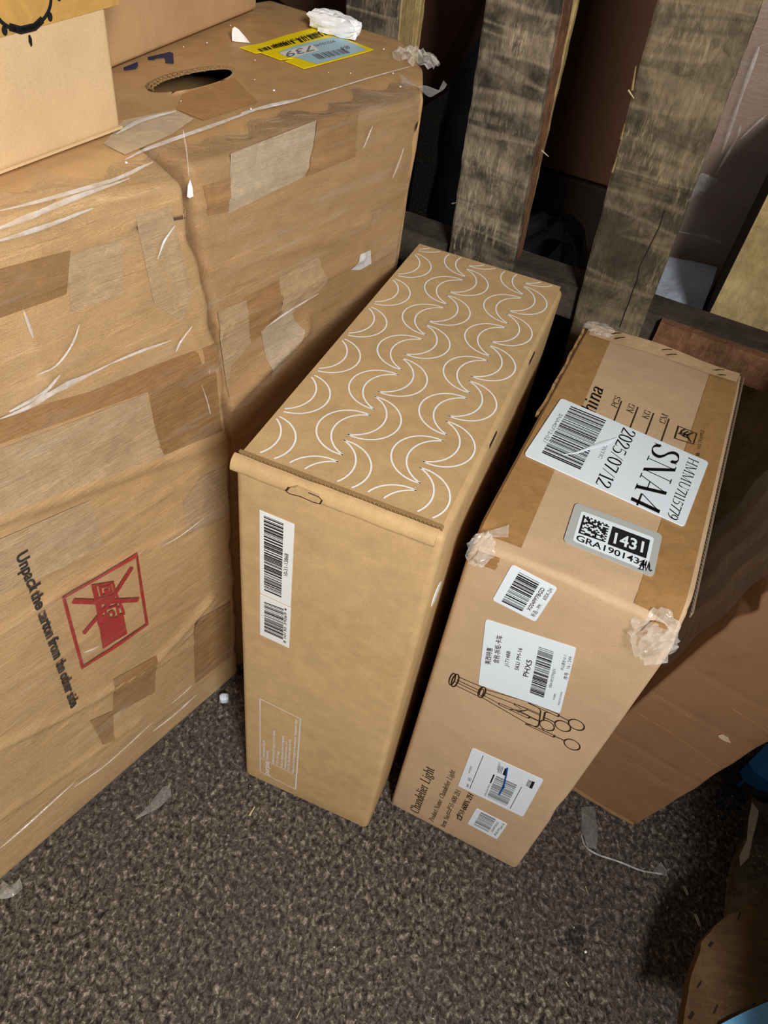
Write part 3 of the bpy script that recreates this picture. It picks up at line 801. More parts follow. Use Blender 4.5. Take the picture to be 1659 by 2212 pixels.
# big shipping label
lb = sticker('shipping_label', CT, [c1(*q) for q in ((342, 40), (1664, 612), (1445, 1192), (8, 545))], m_label, lamp, 0.004, 0.0020, 0.0012)
lb['label'] = 'white label printed SNA4 in large serif letters'
b = Pan(CT, 0.0024); b.bars([c1(*q) for q in ((430, 112), (745, 242), (508, 692), (163, 540))], 42, 11, 0.42); b.build('barcode', m_black, lb)
b = Pan(CT, 0.0024)
b.serif('SNA4', c1(1180, 436), c1(957, 972), c1(1415, 540), 0.13, 0.03)
b.serif('HMMU7115779', c1(1490, 568), c1(1288, 1100), c1(1576, 606), 0.09, 0.035)
b.serif('2025/07/12', c1(898, 302), c1(648, 800), c1(1015, 350), 0.10, 0.035)
b.build('lettering', m_black, lb)
b = Pan(CT, 0.0024)
b.serif('ONTIC', c1(728, 452), c1(675, 575), c1(757, 464), 0.10, 0.04); b.build('faint_lettering', m_grey, lb)
b = Pan(CT, 0.0024)
b.text('SNA40712-021', c1(328, 178), c1(180, 425), c1(358, 194), -0.004)
b.build('faint_lettering', m_grey, lb)
# a wrinkle ridge in the label
V, Fs = [], []
rp = [CT.px(c1(*q), 0.0024) for q in ((350, 548), (480, 520), (600, 470), (700, 430), (840, 395))]
rp2 = [CT.px(c1(*q), 0.0024) for q in ((350, 552), (500, 535), (630, 492), (760, 462), (842, 400))]
k = len(rp)
V = rp + [(p + q) / 2 + Z * 0.0006 for p, q in zip(rp, rp2)] + rp2
Fs = [[i, i + 1, k + i + 1, k + i] for i in range(k - 1)] + [[k + i, k + i + 1, 2 * k + i + 1, 2 * k + i] for i in range(k - 1)]
# (kept off the bar code)
V = np.array(V)
link_mesh('label_wrinkle', V, Fs, m_label, lb, True)
# grey backed label with black number block
lb = sticker('inventory_label', CT, [c1(*q) for q in ((470, 975), (1250, 1262), (1168, 1648), (358, 1325))], m_liner, lamp, 0.005, 0.0012, 0.0006)
lb['label'] = 'grey backed label with a white panel and the number 1431'
b = Pan(CT, 0.0014)
b.poly3(round_poly([CT.px(c1(*q), 0.0015) for q in ((522, 1050), (1175, 1292), (1110, 1590), (442, 1318))], 0.003)); b.build('white_panel', m_label, lb)
b = Pan(CT, 0.0018); b.polypx([c1(*q) for q in ((803, 1188), (1138, 1314), (1102, 1478), (758, 1350))])
b.text('GRA1901431', c1(472, 1312), c1(1078, 1548), c1(487, 1262), 0.010)
# pixel code block with its solid L border
g = random.Random(14)
qd = [CT.px(c1(*q), 0.0018) for q in ((542, 1088), (776, 1180), (737, 1334), (495, 1250))]
def cell(i, j, n=14):
    f = lambda u, v: (qd[0] * (1 - u) + qd[1] * u) * (1 - v) + (qd[3] * (1 - u) + qd[2] * u) * v
    b.poly3([f(i / n, j / n), f((i + 1) / n, j / n), f((i + 1) / n, (j + 1) / n), f(i / n, (j + 1) / n)])
for i in range(14):
    for j in range(14):
        if i == 0 or j == 13 or (j == 0 and i % 2 == 0) or (i == 13 and j % 2 == 1) or (0 < i < 13 and 0 < j < 13 and g.random() < 0.5): cell(i, j)
for pts in (((1028, 1510), (1075, 1500), (1090, 1490), (1060, 1520), (1050, 1560), (1040, 1572), (1075, 1580), (1085, 1530), (1045, 1540), (1090, 1560)), ((1088, 1500), (1070, 1530), (1100, 1540), (1110, 1500), (1095, 1520), (1100, 1585), (1120, 1545), (1130, 1510), (1135, 1545), (1130, 1575), (1140, 1590), (1156, 1582))):
    b.linepx([c1(*q) for q in pts], 0.0009)
b.build('lettering', m_black, lb)
b = Pan(CT, 0.0021); b.text('1431', c1(808, 1338), c1(1072, 1424), c1(828, 1245), 0.022); b.build('white_number', m_label, lb)
# front: small bar code label
lb = sticker('barcode_label', CF, [c2(*q) for q in ((740, 92), (1205, 335), (978, 680), (538, 455))], m_label, lamp, 0.003)
b = Pan(CF, 0.0010); b.bars([c2(*q) for q in ((815, 172), (1025, 282), (838, 582), (628, 480))], 24, 21); b.build('barcode', m_black, lb)
b = Pan(CF, 0.0011); b.text('X004PP7BGD', c2(925, 572), c2(1080, 345), c2(888, 552)); b.text('新品 - PM      600X-2H', c2(970, 632), c2(1160, 350), c2(935, 615), -0.006); b.build('lettering', m_brownink, lb)
# front: big label
lb = sticker('shipping_label', CF, [c2(*q) for q in ((470, 652), (1398, 948), (1230, 1618), (395, 1322))], m_label, lamp, 0.003)
lb['label'] = 'white label printed PHX5 with bar code and Chinese writing'
b = Pan(CF, 0.0010); b.bars([c2(*q) for q in ((1015, 935), (1168, 988), (1062, 1468), (920, 1415))], 38, 31); b.build('barcode', m_black, lb)
b = Pan(CF, 0.0010)
b.text('PHX5', c2(905, 1248), c2(948, 1080), c2(850, 1232), 0.002)
b.text('美西特惠', c2(515, 1118), c2(540, 950), c2(468, 1110))
b.text('含税-拆柜-卡车', c2(600, 1108), c2(640, 825), c2(552, 1098))
b.text('J17148B', c2(700, 1142), c2(725, 985), c2(662, 1132))
b.text('SKU PM-16', c2(808, 1178), c2(845, 952), c2(768, 1168))
b.build('lettering', m_brownink, lb)
b = Pan(CF, 0.0010)
b.text('FBA18Y37F0J3X', c2(1145, 1355), c2(1190, 1160), c2(1118, 1348))
b.text('中山德合10-11', c2(1268, 1178), c2(1302, 1022), c2(1240, 1170))
b.text('序号 : 16 / 244', c2(1305, 1275), c2(1355, 1040), c2(1272, 1268))
b.text('NAB80', c2(1175, 1480), c2(1190, 1418), c2(1158, 1474))
b.text('MADE IN CHINA', c2(1225, 1538), c2(1258, 1398), c2(1208, 1532))
b.build('faint_lettering', m_grey, lb)
# line drawing of the pendant lamp
b = Pan(CF, 0.0006)
def ln(*pts, w=0.0009): b.linepx([c2(*q) for q in pts], w)
def el(cx, cy, ax_, ay_, bx, by, w=0.0012): b.ringpx([c2(cx, cy), c2(cx + ax_, cy + ay_), c2(cx + bx, cy + by)], w)
el(128, 1268, 25, 10, -22, 58); el(158, 1282, 28, 12, -26, 62, 0.0014)
ln((140, 1212), (180, 1222)); ln((105, 1320), (140, 1342))
for p, q in (((180, 1240), (440, 1350)), ((175, 1275), (410, 1385)), ((150, 1290), (400, 1410)), ((160, 1330), (410, 1450))): ln(p, q, w=0.0010)
el(432, 1402, 30, 14, -24, 52, 0.0014); el(430, 1402, 17, 8, -14, 34, 0.0008)
ln((462, 1370), (905, 1500)); ln((460, 1405), (765, 1520)); ln((445, 1430), (610, 1520)); ln((425, 1450), (875, 1710), w=0.0011)
ln((765, 1520), (900, 1572), w=0.0012); ln((765, 1520), (765, 1530), (840, 1575))
ln((610, 1512), (910, 1645), w=0.0009); ln((605, 1528), (905, 1668), w=0.0009); ln((610, 1512), (605, 1528)); ln((910, 1645), (925, 1655), (905, 1668), w=0.0014)
ln((720, 1578), (880, 1592)); ln((800, 1605), (905, 1580)); ln((830, 1600), (1025, 1700)); ln((900, 1572), (1025, 1625)); ln((905, 1585), (1030, 1640))
ln((905, 1505), (1010, 1560), (1035, 1590), (1020, 1700), (1010, 1745), (985, 1755), (875, 1722), w=0.0011)
ln((905, 1500), (1000, 1535), (1225, 1630)); ln((905, 1512), (1210, 1652)); ln((1225, 1630), (1210, 1652), w=0.0014); ln((1218, 1640), (1320, 1692), w=0.0012)
ln((1080, 1605), (1062, 1688), w=0.0016); ln((1080, 1605), (1130, 1610)); ln((1068, 1658), (1180, 1710), w=0.0013)
ln((925, 1660), (1020, 1700)); ln((875, 1710), (1180, 1845)); ln((878, 1728), (1165, 1862)); ln((1045, 1770), (1075, 1800), (1180, 1845)); ln((1180, 1843), (1165, 1862), w=0.0016); ln((1180, 1853), (1275, 1895), w=0.0013)
el(1400, 1735, 80, 32, -12, 46, 0.0012); el(1260, 1748, 80, 32, -12, 46, 0.0012); el(1098, 1742, 74, 30, -12, 44, 0.0011); el(1355, 1938, 80, 32, -12, 46, 0.0012)
b.build('lamp_drawing', m_brownink, lamp)
# front: printed product text
b = Pan(CF, 0.0006)
b.serif('Chandelier Light', c3(168, 850), c3(345, 372), c3(78, 800), 0.11, 0.045)
b.serif('Product Name: Chandelier Light', c3(330, 935), c3(570, 392), c3(285, 905), 0.11, 0.05)
b.serif('Item No.:', c3(452, 1000), c3(520, 855), c3(405, 975), 0.11, 0.05)
b.serif('P55-600-2H', c3(530, 812), c3(632, 605), c3(482, 785), 0.11, 0.05)
b.linepx([c3(*q) for q in ((478, 848), (500, 800), (522, 812), (500, 858))], 0.0006, True)
b.serif('P53-600X-2H', c3(640, 890), c3(770, 645), c3(590, 860), 0.16, 0.06)
b.linepx([c3(*q) for q in ((628, 920), (648, 880), (605, 858), (590, 900))], 0.0008, True); b.linepx([c3(*q) for q in ((600, 895), (622, 910), (585, 855))], 0.0008)
b.build('product_lettering', m_brownink, lamp)
# front: carrier label
lb = sticker('carrier_label', CF, [c3(*q) for q in ((755, 128), (1528, 478), (1305, 878), (598, 542))], m_label, lamp, 0.003)
lb['label'] = 'white label with bar code and a blue pen stroke'
b = Pan(CF, 0.0010)
b.linepx([c3(875, 212), c3(728, 572)], 0.0005); b.linepx([c3(1292, 552), c3(1165, 790)], 0.0005)
b.polypx([c3(*q) for q in ((985, 418), (1000, 422), (958, 515), (945, 510))])
b.polypx([c3(*q) for q in ((1112, 350), (1140, 362), (1110, 432), (1085, 420))]); b.polypx([c3(*q) for q in ((1405, 490), (1436, 502), (1402, 574), (1372, 562))])
b.text('SP', c3(708, 560), c3(724, 530), c3(688, 550))
for p, q in (((1062, 325), (1032, 400)), ((1078, 332), (1050, 405)), ((1092, 338), (1066, 412)), ((1382, 480), (1350, 548)), ((1395, 486), (1362, 555)), ((1370, 476), (1340, 542))): b.linepx([c3(*p), c3(*q)], 0.0004)
b.build('lettering', m_black, lb)
b = Pan(CF, 0.0010); b.bars([c3(*q) for q in ((1015, 432), (1242, 535), (1130, 762), (915, 662))], 22, 41, 0.4)
b.text('AHS', c3(738, 498), c3(750, 462), c3(700, 482)); b.text('47WJG4', c3(732, 410), c3(752, 332), c3(712, 402)); b.text('00340434 5', c3(1042, 375), c3(1062, 292), c3(1022, 366)); b.text('SINGLE SKU', c3(902, 655), c3(950, 530), c3(885, 645))
b.build('barcode', m_grey, lb)
b = Pan(CF, 0.0013); b.linepx([c3(*q) for q in ((1138, 345), (1125, 420), (1105, 510), (1090, 560), (1045, 640))], 0.0016); b.linepx([c3(*q) for q in ((1100, 530), (1085, 560), (1110, 552))], 0.0022); b.build('pen_stroke', m_blueink, lb)
lb = sticker('small_barcode_label', CF, [c3(*q) for q in ((798, 785), (1136, 958), (1022, 1122), (702, 952))], m_label, lamp, 0.002)
b = Pan(CF, 0.0010); b.bars([c3(*q) for q in ((850, 825), (1012, 905), (930, 1045), (770, 965))], 16, 51, 0.5)
b.text('X004PP7BGD', c3(975, 1050), c3(1045, 940), c3(955, 1040)); b.text('新品-PM', c3(1010, 1085), c3(1060, 1010), c3(992, 1074)); b.text('600X-2H', c3(1072, 1015), c3(1108, 955), c3(1052, 1005))
b.build('barcode', m_grey, lb)

# ------------------------------------------------------------------ big wrapped cartons on the left
A0 = np.array([-0.37681, 0.25252, 0.0]); yw = math.radians(58.5)
D = np.array([math.cos(yw), math.sin(yw), 0]); NO = np.array([D[1], -D[0], 0]); NI = -NO
LF = Face(A0, D, Z, NO)                  # front plane
GH = 0.757
TOPF = Face(A0 + Z * GH, D, NI, Z)
def crease_fn(lines):
    """lines: (px list, width, height): ridges on the front plane"""
    out = []
    for pts, wd, h in lines:
        q = [LF.uv(p) for p in pts]
        out.append((q, wd, h))
    def f(a, c):
        r = np.zeros_like(a)
        for q, wd, h in out:
            for (x0, y0), (x1, y1) in zip(q[:-1], q[1:]):
                dx, dy = x1 - x0, y1 - y0; l2 = dx * dx + dy * dy
                t = np.clip(((a - x0) * dx + (c - y0) * dy) / l2, 0, 1)
                d = np.hypot(a - x0 - t * dx, c - y0 - t * dy)
                r = np.maximum(r, h * np.exp(-(d / wd) ** 2)) if h > 0 else np.minimum(r, h * np.exp(-(d / wd) ** 2)) if False else r + h * np.exp(-(d / wd) ** 2) * (1 if True else 0)
        return r
    return f
cr_left = crease_fn([
    ([(0, 1612), (150, 1540), (330, 1440), (455, 1290)], 0.006, 0.005),
    ([(0, 1640), (160, 1565), (350, 1455)], 0.005, -0.003),
    ([(0, 1122), (160, 1065), (320, 1003), (470, 945)], 0.012, 0.005),
    ([(0, 1150), (170, 1095), (330, 1035)], 0.008, -0.004),
    ([(0, 964), (170, 905), (330, 849), (470, 800)], 0.004, -0.002),
    ([(0, 1363), (160, 1262), (350, 1172), (480, 1110)], 0.004, 0.003),
    ([(0, 1300), (120, 1225), (210, 1190)], 0.004, 0.003),
    ([(180, 1420), (300, 1370), (420, 1300)], 0.003, 0.002),
    ([(0, 590), (150, 560), (330, 490)], 0.003, -0.002),
    ([(370, 500), (400, 620), (470, 830), (480, 930)], 0.004, 0.002),
    ([(120, 1225), (230, 1160), (330, 1090), (370, 1060)], 0.003, 0.0025), ([(290, 1235), (400, 1180), (500, 1115)], 0.003, -0.002),
    ([(0, 1490), (110, 1430), (200, 1370)], 0.003, 0.002), ([(200, 1520), (340, 1440), (480, 1345)], 0.004, 0.0025),
    ([(0, 1760), (160, 1655), (300, 1560)], 0.005, 0.003), ([(60, 700), (85, 790), (100, 830)], 0.002, 0.002), ([(250, 420), (330, 395), (380, 375)], 0.003, 0.002),
])
LLEN = 0.35 + 0.388
def te(c):
    return np.interp(c, [0, 0.46, 0.58, 0.63, 0.70, 0.757], [0.0, 0.0, -0.006, -0.016, -0.030, -0.036])
def dleft(P):
    a, b, c = P[:, 0].copy(), P[:, 1].copy(), P[:, 2].copy()
    right = np.clip((a - (LLEN - 0.12)) / 0.12, 0, 1)
    P[:, 0] += te(c) * right
    fr = (b < 0.02)
    P[:, 1] -= np.where(fr, cr_left(a - 0.35, c), 0)
    P[:, 1] -= np.where(fr, 0.002 * np.sin(a * 17 + c * 9) * np.sin(c * 11), 0)
    P[:, 0] += 0.002 * np.where(right > 0.9, np.sin(c * 60) + 0.6 * np.sin(c * 140 + 1), 0)
    P[:, 2] -= 0.012 * right * np.exp(-(b / 0.03) ** 2) * (c > GH - 0.03)
    return P
wl = thing('wrapped_carton', 'large wrapped tan carton with red forklift mark and unpacking note, far left', 'box', A0 + D * 0.0 + NI * 0.2)
rounded_box('carton_body', A0 - D * 0.35, (D, NI, Z), (LLEN, 0.33, GH), 0.008, (0.005, 0.02, 0.005), m_wrap, wl, dleft)
HC = [TOPF.uv(q) for q in ((322, 197), (497, 152), (415, 200), (405, 160))]
hx = (HC[0][0] + HC[1][0]) / 2; hy = (HC[0][1] + HC[1][1]) / 2
cr_right = crease_fn([
    ([(410, 600), (560, 555), (700, 520), (800, 480)], 0.006, 0.003),
    ([(450, 690), (600, 610), (760, 535)], 0.005, -0.004),
    ([(470, 720), (640, 640), (790, 560)], 0.005, 0.004),
    ([(450, 780), (560, 700), (700, 620)], 0.004, -0.003),
    ([(500, 885), (580, 800), (665, 718)], 0.010, 0.007),
    ([(480, 340), (600, 285), (700, 250)], 0.004, -0.003),
    ([(420, 450), (600, 380), (850, 300)], 0.004, 0.002),
])
RL = 0.775 - 0.385
def dright(P):
    a, b, c = P[:, 0].copy(), P[:, 1].copy(), P[:, 2].copy()
    tmax = np.interp(b, [0, 0.008, 0.047, 0.12, 0.31], [0.655, 0.662, 0.714, 0.775, 0.750]) - 0.385
    P[:, 0] = a * tmax / RL
    left = np.clip(1 - a / 0.1, 0, 1)
    P[:, 0] += te(c) * left * 1.0
    P[:, 1] -= np.where(b < 0.02, cr_right(P[:, 0] + 0.394, c), 0)
    P[:, 1] += np.where(b < 0.02, 0.006 * np.clip((0.70 - c) / 0.1, 0, 1), 0)
    e = np.exp(-((b) / 0.03) ** 2) * (c > GH - 0.03)
    P[:, 2] -= 0.006 * e * (0.5 + 0.5 * np.sin(P[:, 0] * 30))
    k = np.exp(-((P[:, 0] - 0.29) ** 2 + (b - 0.02) ** 2) / 0.035 ** 2) * (c > GH - 0.05)
    P[:, 2] += 0.003 * k
    return P
wr = thing('wrapped_carton', 'large wrapped tan carton with a hand hole and yellow label on top', 'box', A0 + D * 0.55 + NI * 0.15)
h0, h1 = np.array(HC[0]), np.array(HC[1])
hang = math.atan2(h1[1] - h0[1], h1[0] - h0[0]); hrx = np.linalg.norm(h1 - h0) / 2; hry = 0.0165
R0 = 0.394
def tmap(a, b):
    tm = np.interp(b, [0, 0.008, 0.047, 0.12, 0.31], [0.655, 0.662, 0.714, 0.775, 0.750]) - 0.385
    return R0 + a * tm / RL + float(te(GH)) * np.clip(1 - a / 0.1, 0, 1)
def hole_uv(t, b):
    ct, cb = t - hx, b - hy
    return (ct * math.cos(hang) + cb * math.sin(hang)) / hrx, (-ct * math.sin(hang) + cb * math.cos(hang)) / hry
def in_hole(a, b):
    u, v = hole_uv(tmap(a, b), b)
    return u * u + v * v < 1
def dright2(P):
    a, b = P[:, 0].copy(), P[:, 1].copy()
    top = P[:, 2] > GH - 0.0005
    u, v = hole_uv(tmap(a, b), b)
    r = np.hypot(u, v)
    P = dright(P)
    m = top & (r > 0.75) & (r < 1.3)
    k = 1 / r[m] - 1
    du, dv = u[m] * hrx * k, v[m] * hry * k
    P[m, 0] += du * math.cos(hang) - dv * math.sin(hang)
    P[m, 1] += du * math.sin(hang) + dv * math.cos(hang)
    return P
rounded_box('carton_body', A0 + D * R0, (D, NI, Z), (RL, 0.31, GH), 0.008, (0.0036, 0.0036, 0.006), m_wrap_r, wr, dright2, (2, True, in_hole))
# hand hole: near-black box inside stands in for its shade, with a torn double wall corrugated rim
def hp(t, k=1.0, z=0.0, j=0.0):
    u, v = math.cos(t) * hrx * k, math.sin(t) * hry * k + j
    return TOPF.at(hx + u * math.cos(hang) - v * math.sin(hang), hy + u * math.sin(hang) + v * math.cos(hang), z)
rounded_box('inner_shade_box', A0 + D * (R0 + 0.012) + NI * 0.012 + Z * 0.01, (D, NI, Z), (0.24, 0.28, GH - 0.10), 0.004, (0.08, 0.08, 0.2), m_dark, wr)
V, Fs = [], []
g = random.Random(3)
for layer in range(2):
    pts = []
    for i in range(49):
        t = math.pi * (0.02 + 0.96 * i / 48)
        off = 0.0035 * layer
        pts.append(hp(t, 1.0, 0.0018 + g.uniform(-0.0006, 0.0010), -off - 0.003 + 0.0016 * (i % 2)))
    strip(pts, NO * 0.0012, Z * 0.0012)
pts = [hp(math.pi * (0.0 + 1.0 * i / 30), 1.0, 0.0016, 0.0) for i in range(31)]
strip(pts, NI * 0.0012, Z * 0.001)
pts = [hp(math.pi * (0.03 + 0.94 * i / 30), 1.0, 0.0016, -0.0068) for i in range(31)]
strip(pts, NI * 0.0012, Z * 0.0012)
link_mesh('torn_corrugated_rim', V, Fs, m_cut, wr)

# prints on the left carton
def on_front(name, draw, m, parent, lift=0.006):
    b = Pan(LF, lift); draw(b)
    return b.build(name, m, parent)
def drape(o, fn, base):
    """push a flat print out along the carton's normal so that it follows the creases"""
    loc = np.array(world_loc(o))
    for v in o.data.vertices:
        q = np.array(v.co) + loc - LF.O
        a, c = q @ LF.u, q @ LF.v
        h = float(fn(np.array([a]), np.array([c]))[0]) + base(a, c)
        nv = LF.O + LF.u * a + LF.v * c + LF.n * h - loc
        v.co = tuple(nv)
def subdiv(o, cuts):
    bm = bmesh.new(); bm.from_mesh(o.data)
    bmesh.ops.subdivide_edges(bm, edges=bm.edges, cuts=cuts, use_grid_fill=True)
    bm.to_mesh(o.data); bm.free()
baseL = lambda a, c: 0.002 * math.sin((a + 0.35) * 17 + c * 9) * math.sin(c * 11) + 0.0016
baseR = lambda a, c: -0.006 * min(1, max(0, (0.70 - c) / 0.1)) + 0.0016
c6 = zm(0, 1150, 3.19)
o = on_front('warning_lettering', lambda b: b.text('Unpack the carton from the other side', c6(122, 176), c6(503, 1228), c6(203, 130), 0.030), m_black, wl)
drape(o, cr_left, lambda a, c: baseL(a, c) + 0.0022)
def redmark(b):
    Q = [c6(*q) for q in ((437, 450), (953, 165), (1022, 642), (578, 940))]
    b.linepx(Q, 0.0036, True)
    b.linepx([c6(582, 706), c6(760, 500), c6(925, 255)], 0.0056); b.linepx([c6(512, 482), c6(700, 490), c6(965, 474)], 0.0056)
    b.polypx([c6(*q) for q in ((692, 658), (760, 622), (858, 572), (886, 706), (800, 755), (716, 810))])
    for r in (((652, 380), (790, 358), (808, 440), (690, 470)), ((700, 392), (770, 378), (782, 428), (712, 446)), ((690, 470), (700, 545), (720, 640)), ((700, 470), (815, 445), (865, 572)),
              ((815, 530), (848, 520), (862, 570), (828, 580)), ((680, 600), (722, 590), (730, 635), (694, 650)), ((735, 540), (812, 512), (828, 590), (745, 625)), ((722, 480), (800, 462)), ((735, 405), (742, 440)), ((752, 400), (760, 436)),
              ((650, 380), (672, 480), (700, 655)), ((668, 384), (690, 480), (712, 560))):
        b.linepx([c6(*q) for q in r], 0.0028, len(r) == 4)
    b.ringpx([c6(775, 580), c6(795, 572), c6(778, 604)], 0.003)
o = on_front('forklift_warning_mark', redmark, m_red, wl); subdiv(o, 1); drape(o, cr_left, lambda a, c: baseL(a, c) + 0.0026)
# tape and worn patches on both fronts: (polygon, material)
def patch(poly, m, parent, fn, base, cuts=6, extra=0.0, name='tape_patch'):
    b = Pan(LF, 0.004); b.polypx(poly)
    o = b.build(name, m, parent)
    bm = bmesh.new(); bm.from_mesh(o.data)
    bmesh.ops.triangulate(bm, faces=bm.faces)
    bmesh.ops.subdivide_edges(bm, edges=bm.edges, cuts=cuts, use_grid_fill=True)
    bm.to_mesh(o.data); bm.free()
    o.data.polygons.foreach_set('use_smooth', [True] * len(o.data.polygons))
    drape(o, fn, lambda a, c: base(a, c) - 0.0008 + extra)
    return o
PL_ = [
    ([(0, 905), (200, 850), (350, 790), (470, 745), (476, 800), (330, 849), (170, 905), (0, 964)], m_tape_dk),
    ([(400, 1090), (440, 1030), (490, 1010), (500, 1110), (410, 1160)], m_tape_pale),
    ([(325, 850), (468, 800), (480, 930), (350, 985)], m_tape),
    ([(0, 975), (320, 855), (355, 985), (0, 1115)], m_tape_pale),
    ([(250, 1472), (342, 1420), (340, 1500), (250, 1550)], m_tape_dk),
    ([(200, 1562), (250, 1540), (250, 1600), (225, 1612)], m_tape_dk),
    ([(150, 560), (270, 520), (275, 640), (160, 680)], m_tape_pale),
    ([(300, 470), (375, 450), (420, 640), (400, 700), (340, 660)], m_tape_pale),
    ([(420, 1345), (498, 1300), (500, 1420), (425, 1480)], m_tape_dk),
    ([(0, 585), (160, 545), (150, 640), (0, 690)], m_tape),
    ([(0, 1170), (200, 1085), (230, 1180), (0, 1290)], m_tape_pale),
]
for i, (q, m) in enumerate(PL_): patch(q, m, wl, cr_left, baseL, extra=0.00012 * i)
PR_ = [
    ([(505, 335), (690, 262), (682, 320), (662, 385), (600, 415), (498, 465)], m_tape_grey),
    ([(445, 405), (505, 385), (500, 460), (455, 470)], m_tape_dk),
    ([(540, 650), (618, 612), (628, 700), (600, 715), (575, 735), (555, 745)], m_tape_dk),
    ([(615, 605), (700, 560), (720, 620), (640, 690), (625, 700)], m_tape_pale),
    ([(578, 725), (640, 668), (650, 700), (665, 718), (640, 770), (600, 830), (588, 790)], m_tape_grey),
    ([(482, 680), (545, 655), (555, 750), (512, 800), (506, 870)], m_tape_pale),
    ([(770, 590), (790, 555), (813, 546), (815, 576), (790, 590)], m_foam),
    ([(690, 262), (780, 240), (770, 340), (665, 385), (682, 320)], m_tape_dk),
]
for i, (q, m) in enumerate(PR_): patch(q, m, wr, cr_right, baseR, extra=0.00012 * i, name='tape_patch' if m is not m_foam else 'torn_paper_patch')
# prints and label on top of the right carton
b = Pan(TOPF, 0.0012)
zt = zm(0, 0, 2.9625)
b.polypx([zt(*q) for q in ((790, 432), (880, 395), (885, 420), (870, 440), (795, 450))]); b.polypx([zt(*q) for q in ((945, 365), (1085, 332), (1108, 340), (1112, 405), (1060, 402), (1055, 368), (1000, 372), (985, 382), (950, 382))])
b.build('navy_print', m_navy, wr)
zt2 = zm(500, 0, 4.608)
lb = sticker('yellow_label', TOPF, [zt2(*q) for q in ((82, 468), (300, 428), (540, 350), (800, 280), (850, 290), (972, 345), (1080, 365), (1412, 490), (1360, 510), (1100, 580), (840, 650), (720, 680), (535, 605), (620, 575), (485, 592), (290, 520), (240, 528))], m_yellow, wr, 0, 0.0016, 0.0006)
lb['label'] = 'torn yellow label with a light blue panel and the number 739'
b = Pan(TOPF, 0.0020); b.polypx([zt2(*q) for q in ((460, 520), (640, 455), (830, 405), (1010, 365), (1150, 400), (1345, 495), (1100, 568), (850, 638), (640, 570))]); b.build('blue_panel', m_ltblue, lb)
b = Pan(TOPF, 0.0023); b.poly3(round_poly([TOPF.px(zt2(*q), 0.0023) for q in ((470, 528), (800, 440), (880, 500), (590, 578))], 0.004)); b.build('white_oval', m_white, lb)
b = Pan(TOPF, 0.0026); b.text('739', zt2(800, 450), zt2(528, 520), zt2(828, 500), 0.01)
b.bars([zt2(*q) for q in ((1180, 522), (1110, 480), (790, 545), (870, 590))], 14, 61, 0.5); b.text('08-0', zt2(1160, 450), zt2(1080, 468), zt2(1190, 480)); b.text('9922569S', zt2(1020, 395), zt2(815, 445), zt2(1040, 415), -0.005)
b.build('lettering', m_grey, lb)
b = Pan(TOPF, 0.0020); b.text('PSX1V937', zt2(865, 310), zt2(655, 365), zt2(885, 338)); b.text('PSM72K4S', zt2(640, 375), zt2(405, 440), zt2(655, 400))
b.bars([zt2(*q) for q in ((965, 345), (905, 305), (640, 385), (690, 425))], 12, 62); b.bars([zt2(*q) for q in ((640, 430), (600, 400), (250, 490), (290, 515))], 18, 63)
b.build('barcode', m_brownink, lb)
# curled peeling label corner
V, Fs = [], []
p0 = TOPF.px(zt2(200, 430), 0.001); p1 = TOPF.px(zt2(30, 412), 0.001)
for i in range(7):
    t = i / 6
    base = p0 * (1 - t) + p1 * t
    hgt = 0.012 * math.sin(math.pi * min(1, t * 0.95 + 0.03)) ** 1.2
    V += [base, base + Z * hgt + NI * 0.010 * math.sin(t * 3) + D * -0.002]
for i in range(6): Fs.append([2 * i, 2 * i + 1, 2 * i + 3, 2 * i + 2])
o = link_mesh('curled_label_corner', V, Fs, m_white, wr, True)
b = Pan(TOPF, 0.0010); b.polypx([zt(*q) for q in ((790, 770), (1120, 700), (1240, 760), (1100, 860), (800, 990), (660, 920))]); b.build('hazy_tape_patch', m_tape_grey, wr)
b = Pan(TOPF, 0.0010); b.polypx([zt(*q) for q in ((1170, 600), (1500, 495), (1650, 650), (1300, 770), (1130, 700))]); b.build('brown_tape_patch', m_tape_dk, wr)

# ------------------------------------------------------------------ stretch film around both
def film_sheet():
    V, Fs = [], []
    A_ = np.linspace(-0.34, 0.648, 200)
    prof = [('f', c) for c in np.linspace(0.012, GH - 0.004, 130)] + [('t', b) for b in np.linspace(0.0, 0.038, 8)]
    n = len(prof)
    for a in A_:
        for kind, q in prof:
            if kind == 'f':
                c = q
                h = 0.0065 + 0.0016 * math.sin(c * 90 + a * 25) * math.sin(a * 19 + c * 11) + 0.0010 * math.sin(c * 210 - a * 60)
                if a < 0.385 + float(te(c)):
                    h += max(0, float(cr_left(np.array([a]), np.array([c]))[0])) + 0.001
                else:
                    h += max(0, float(cr_right(np.array([a]), np.array([c]))[0])) - 0.002
                V.append(LF.at(a, c, h))
            else:
                ragged = 0.6 + 0.4 * math.sin(a * 40) * math.sin(a * 93)
                V.append(TOPF.at(a, q * ragged - 0.002, 0.0055 + 0.0012 * math.sin(a * 120 + q * 200)))
    for i in range(len(A_) - 1):
        for j in range(n - 1):
            k = i * n + j
            Fs.append([k, k + 1, k + n + 1, k + n])
    return V, Fs
V, Fs = film_sheet()
fo = centered('stretch_film', V, Fs, m_film, 'clear stretch film pulled around the large cartons at left', 'plastic film', None, True, False)
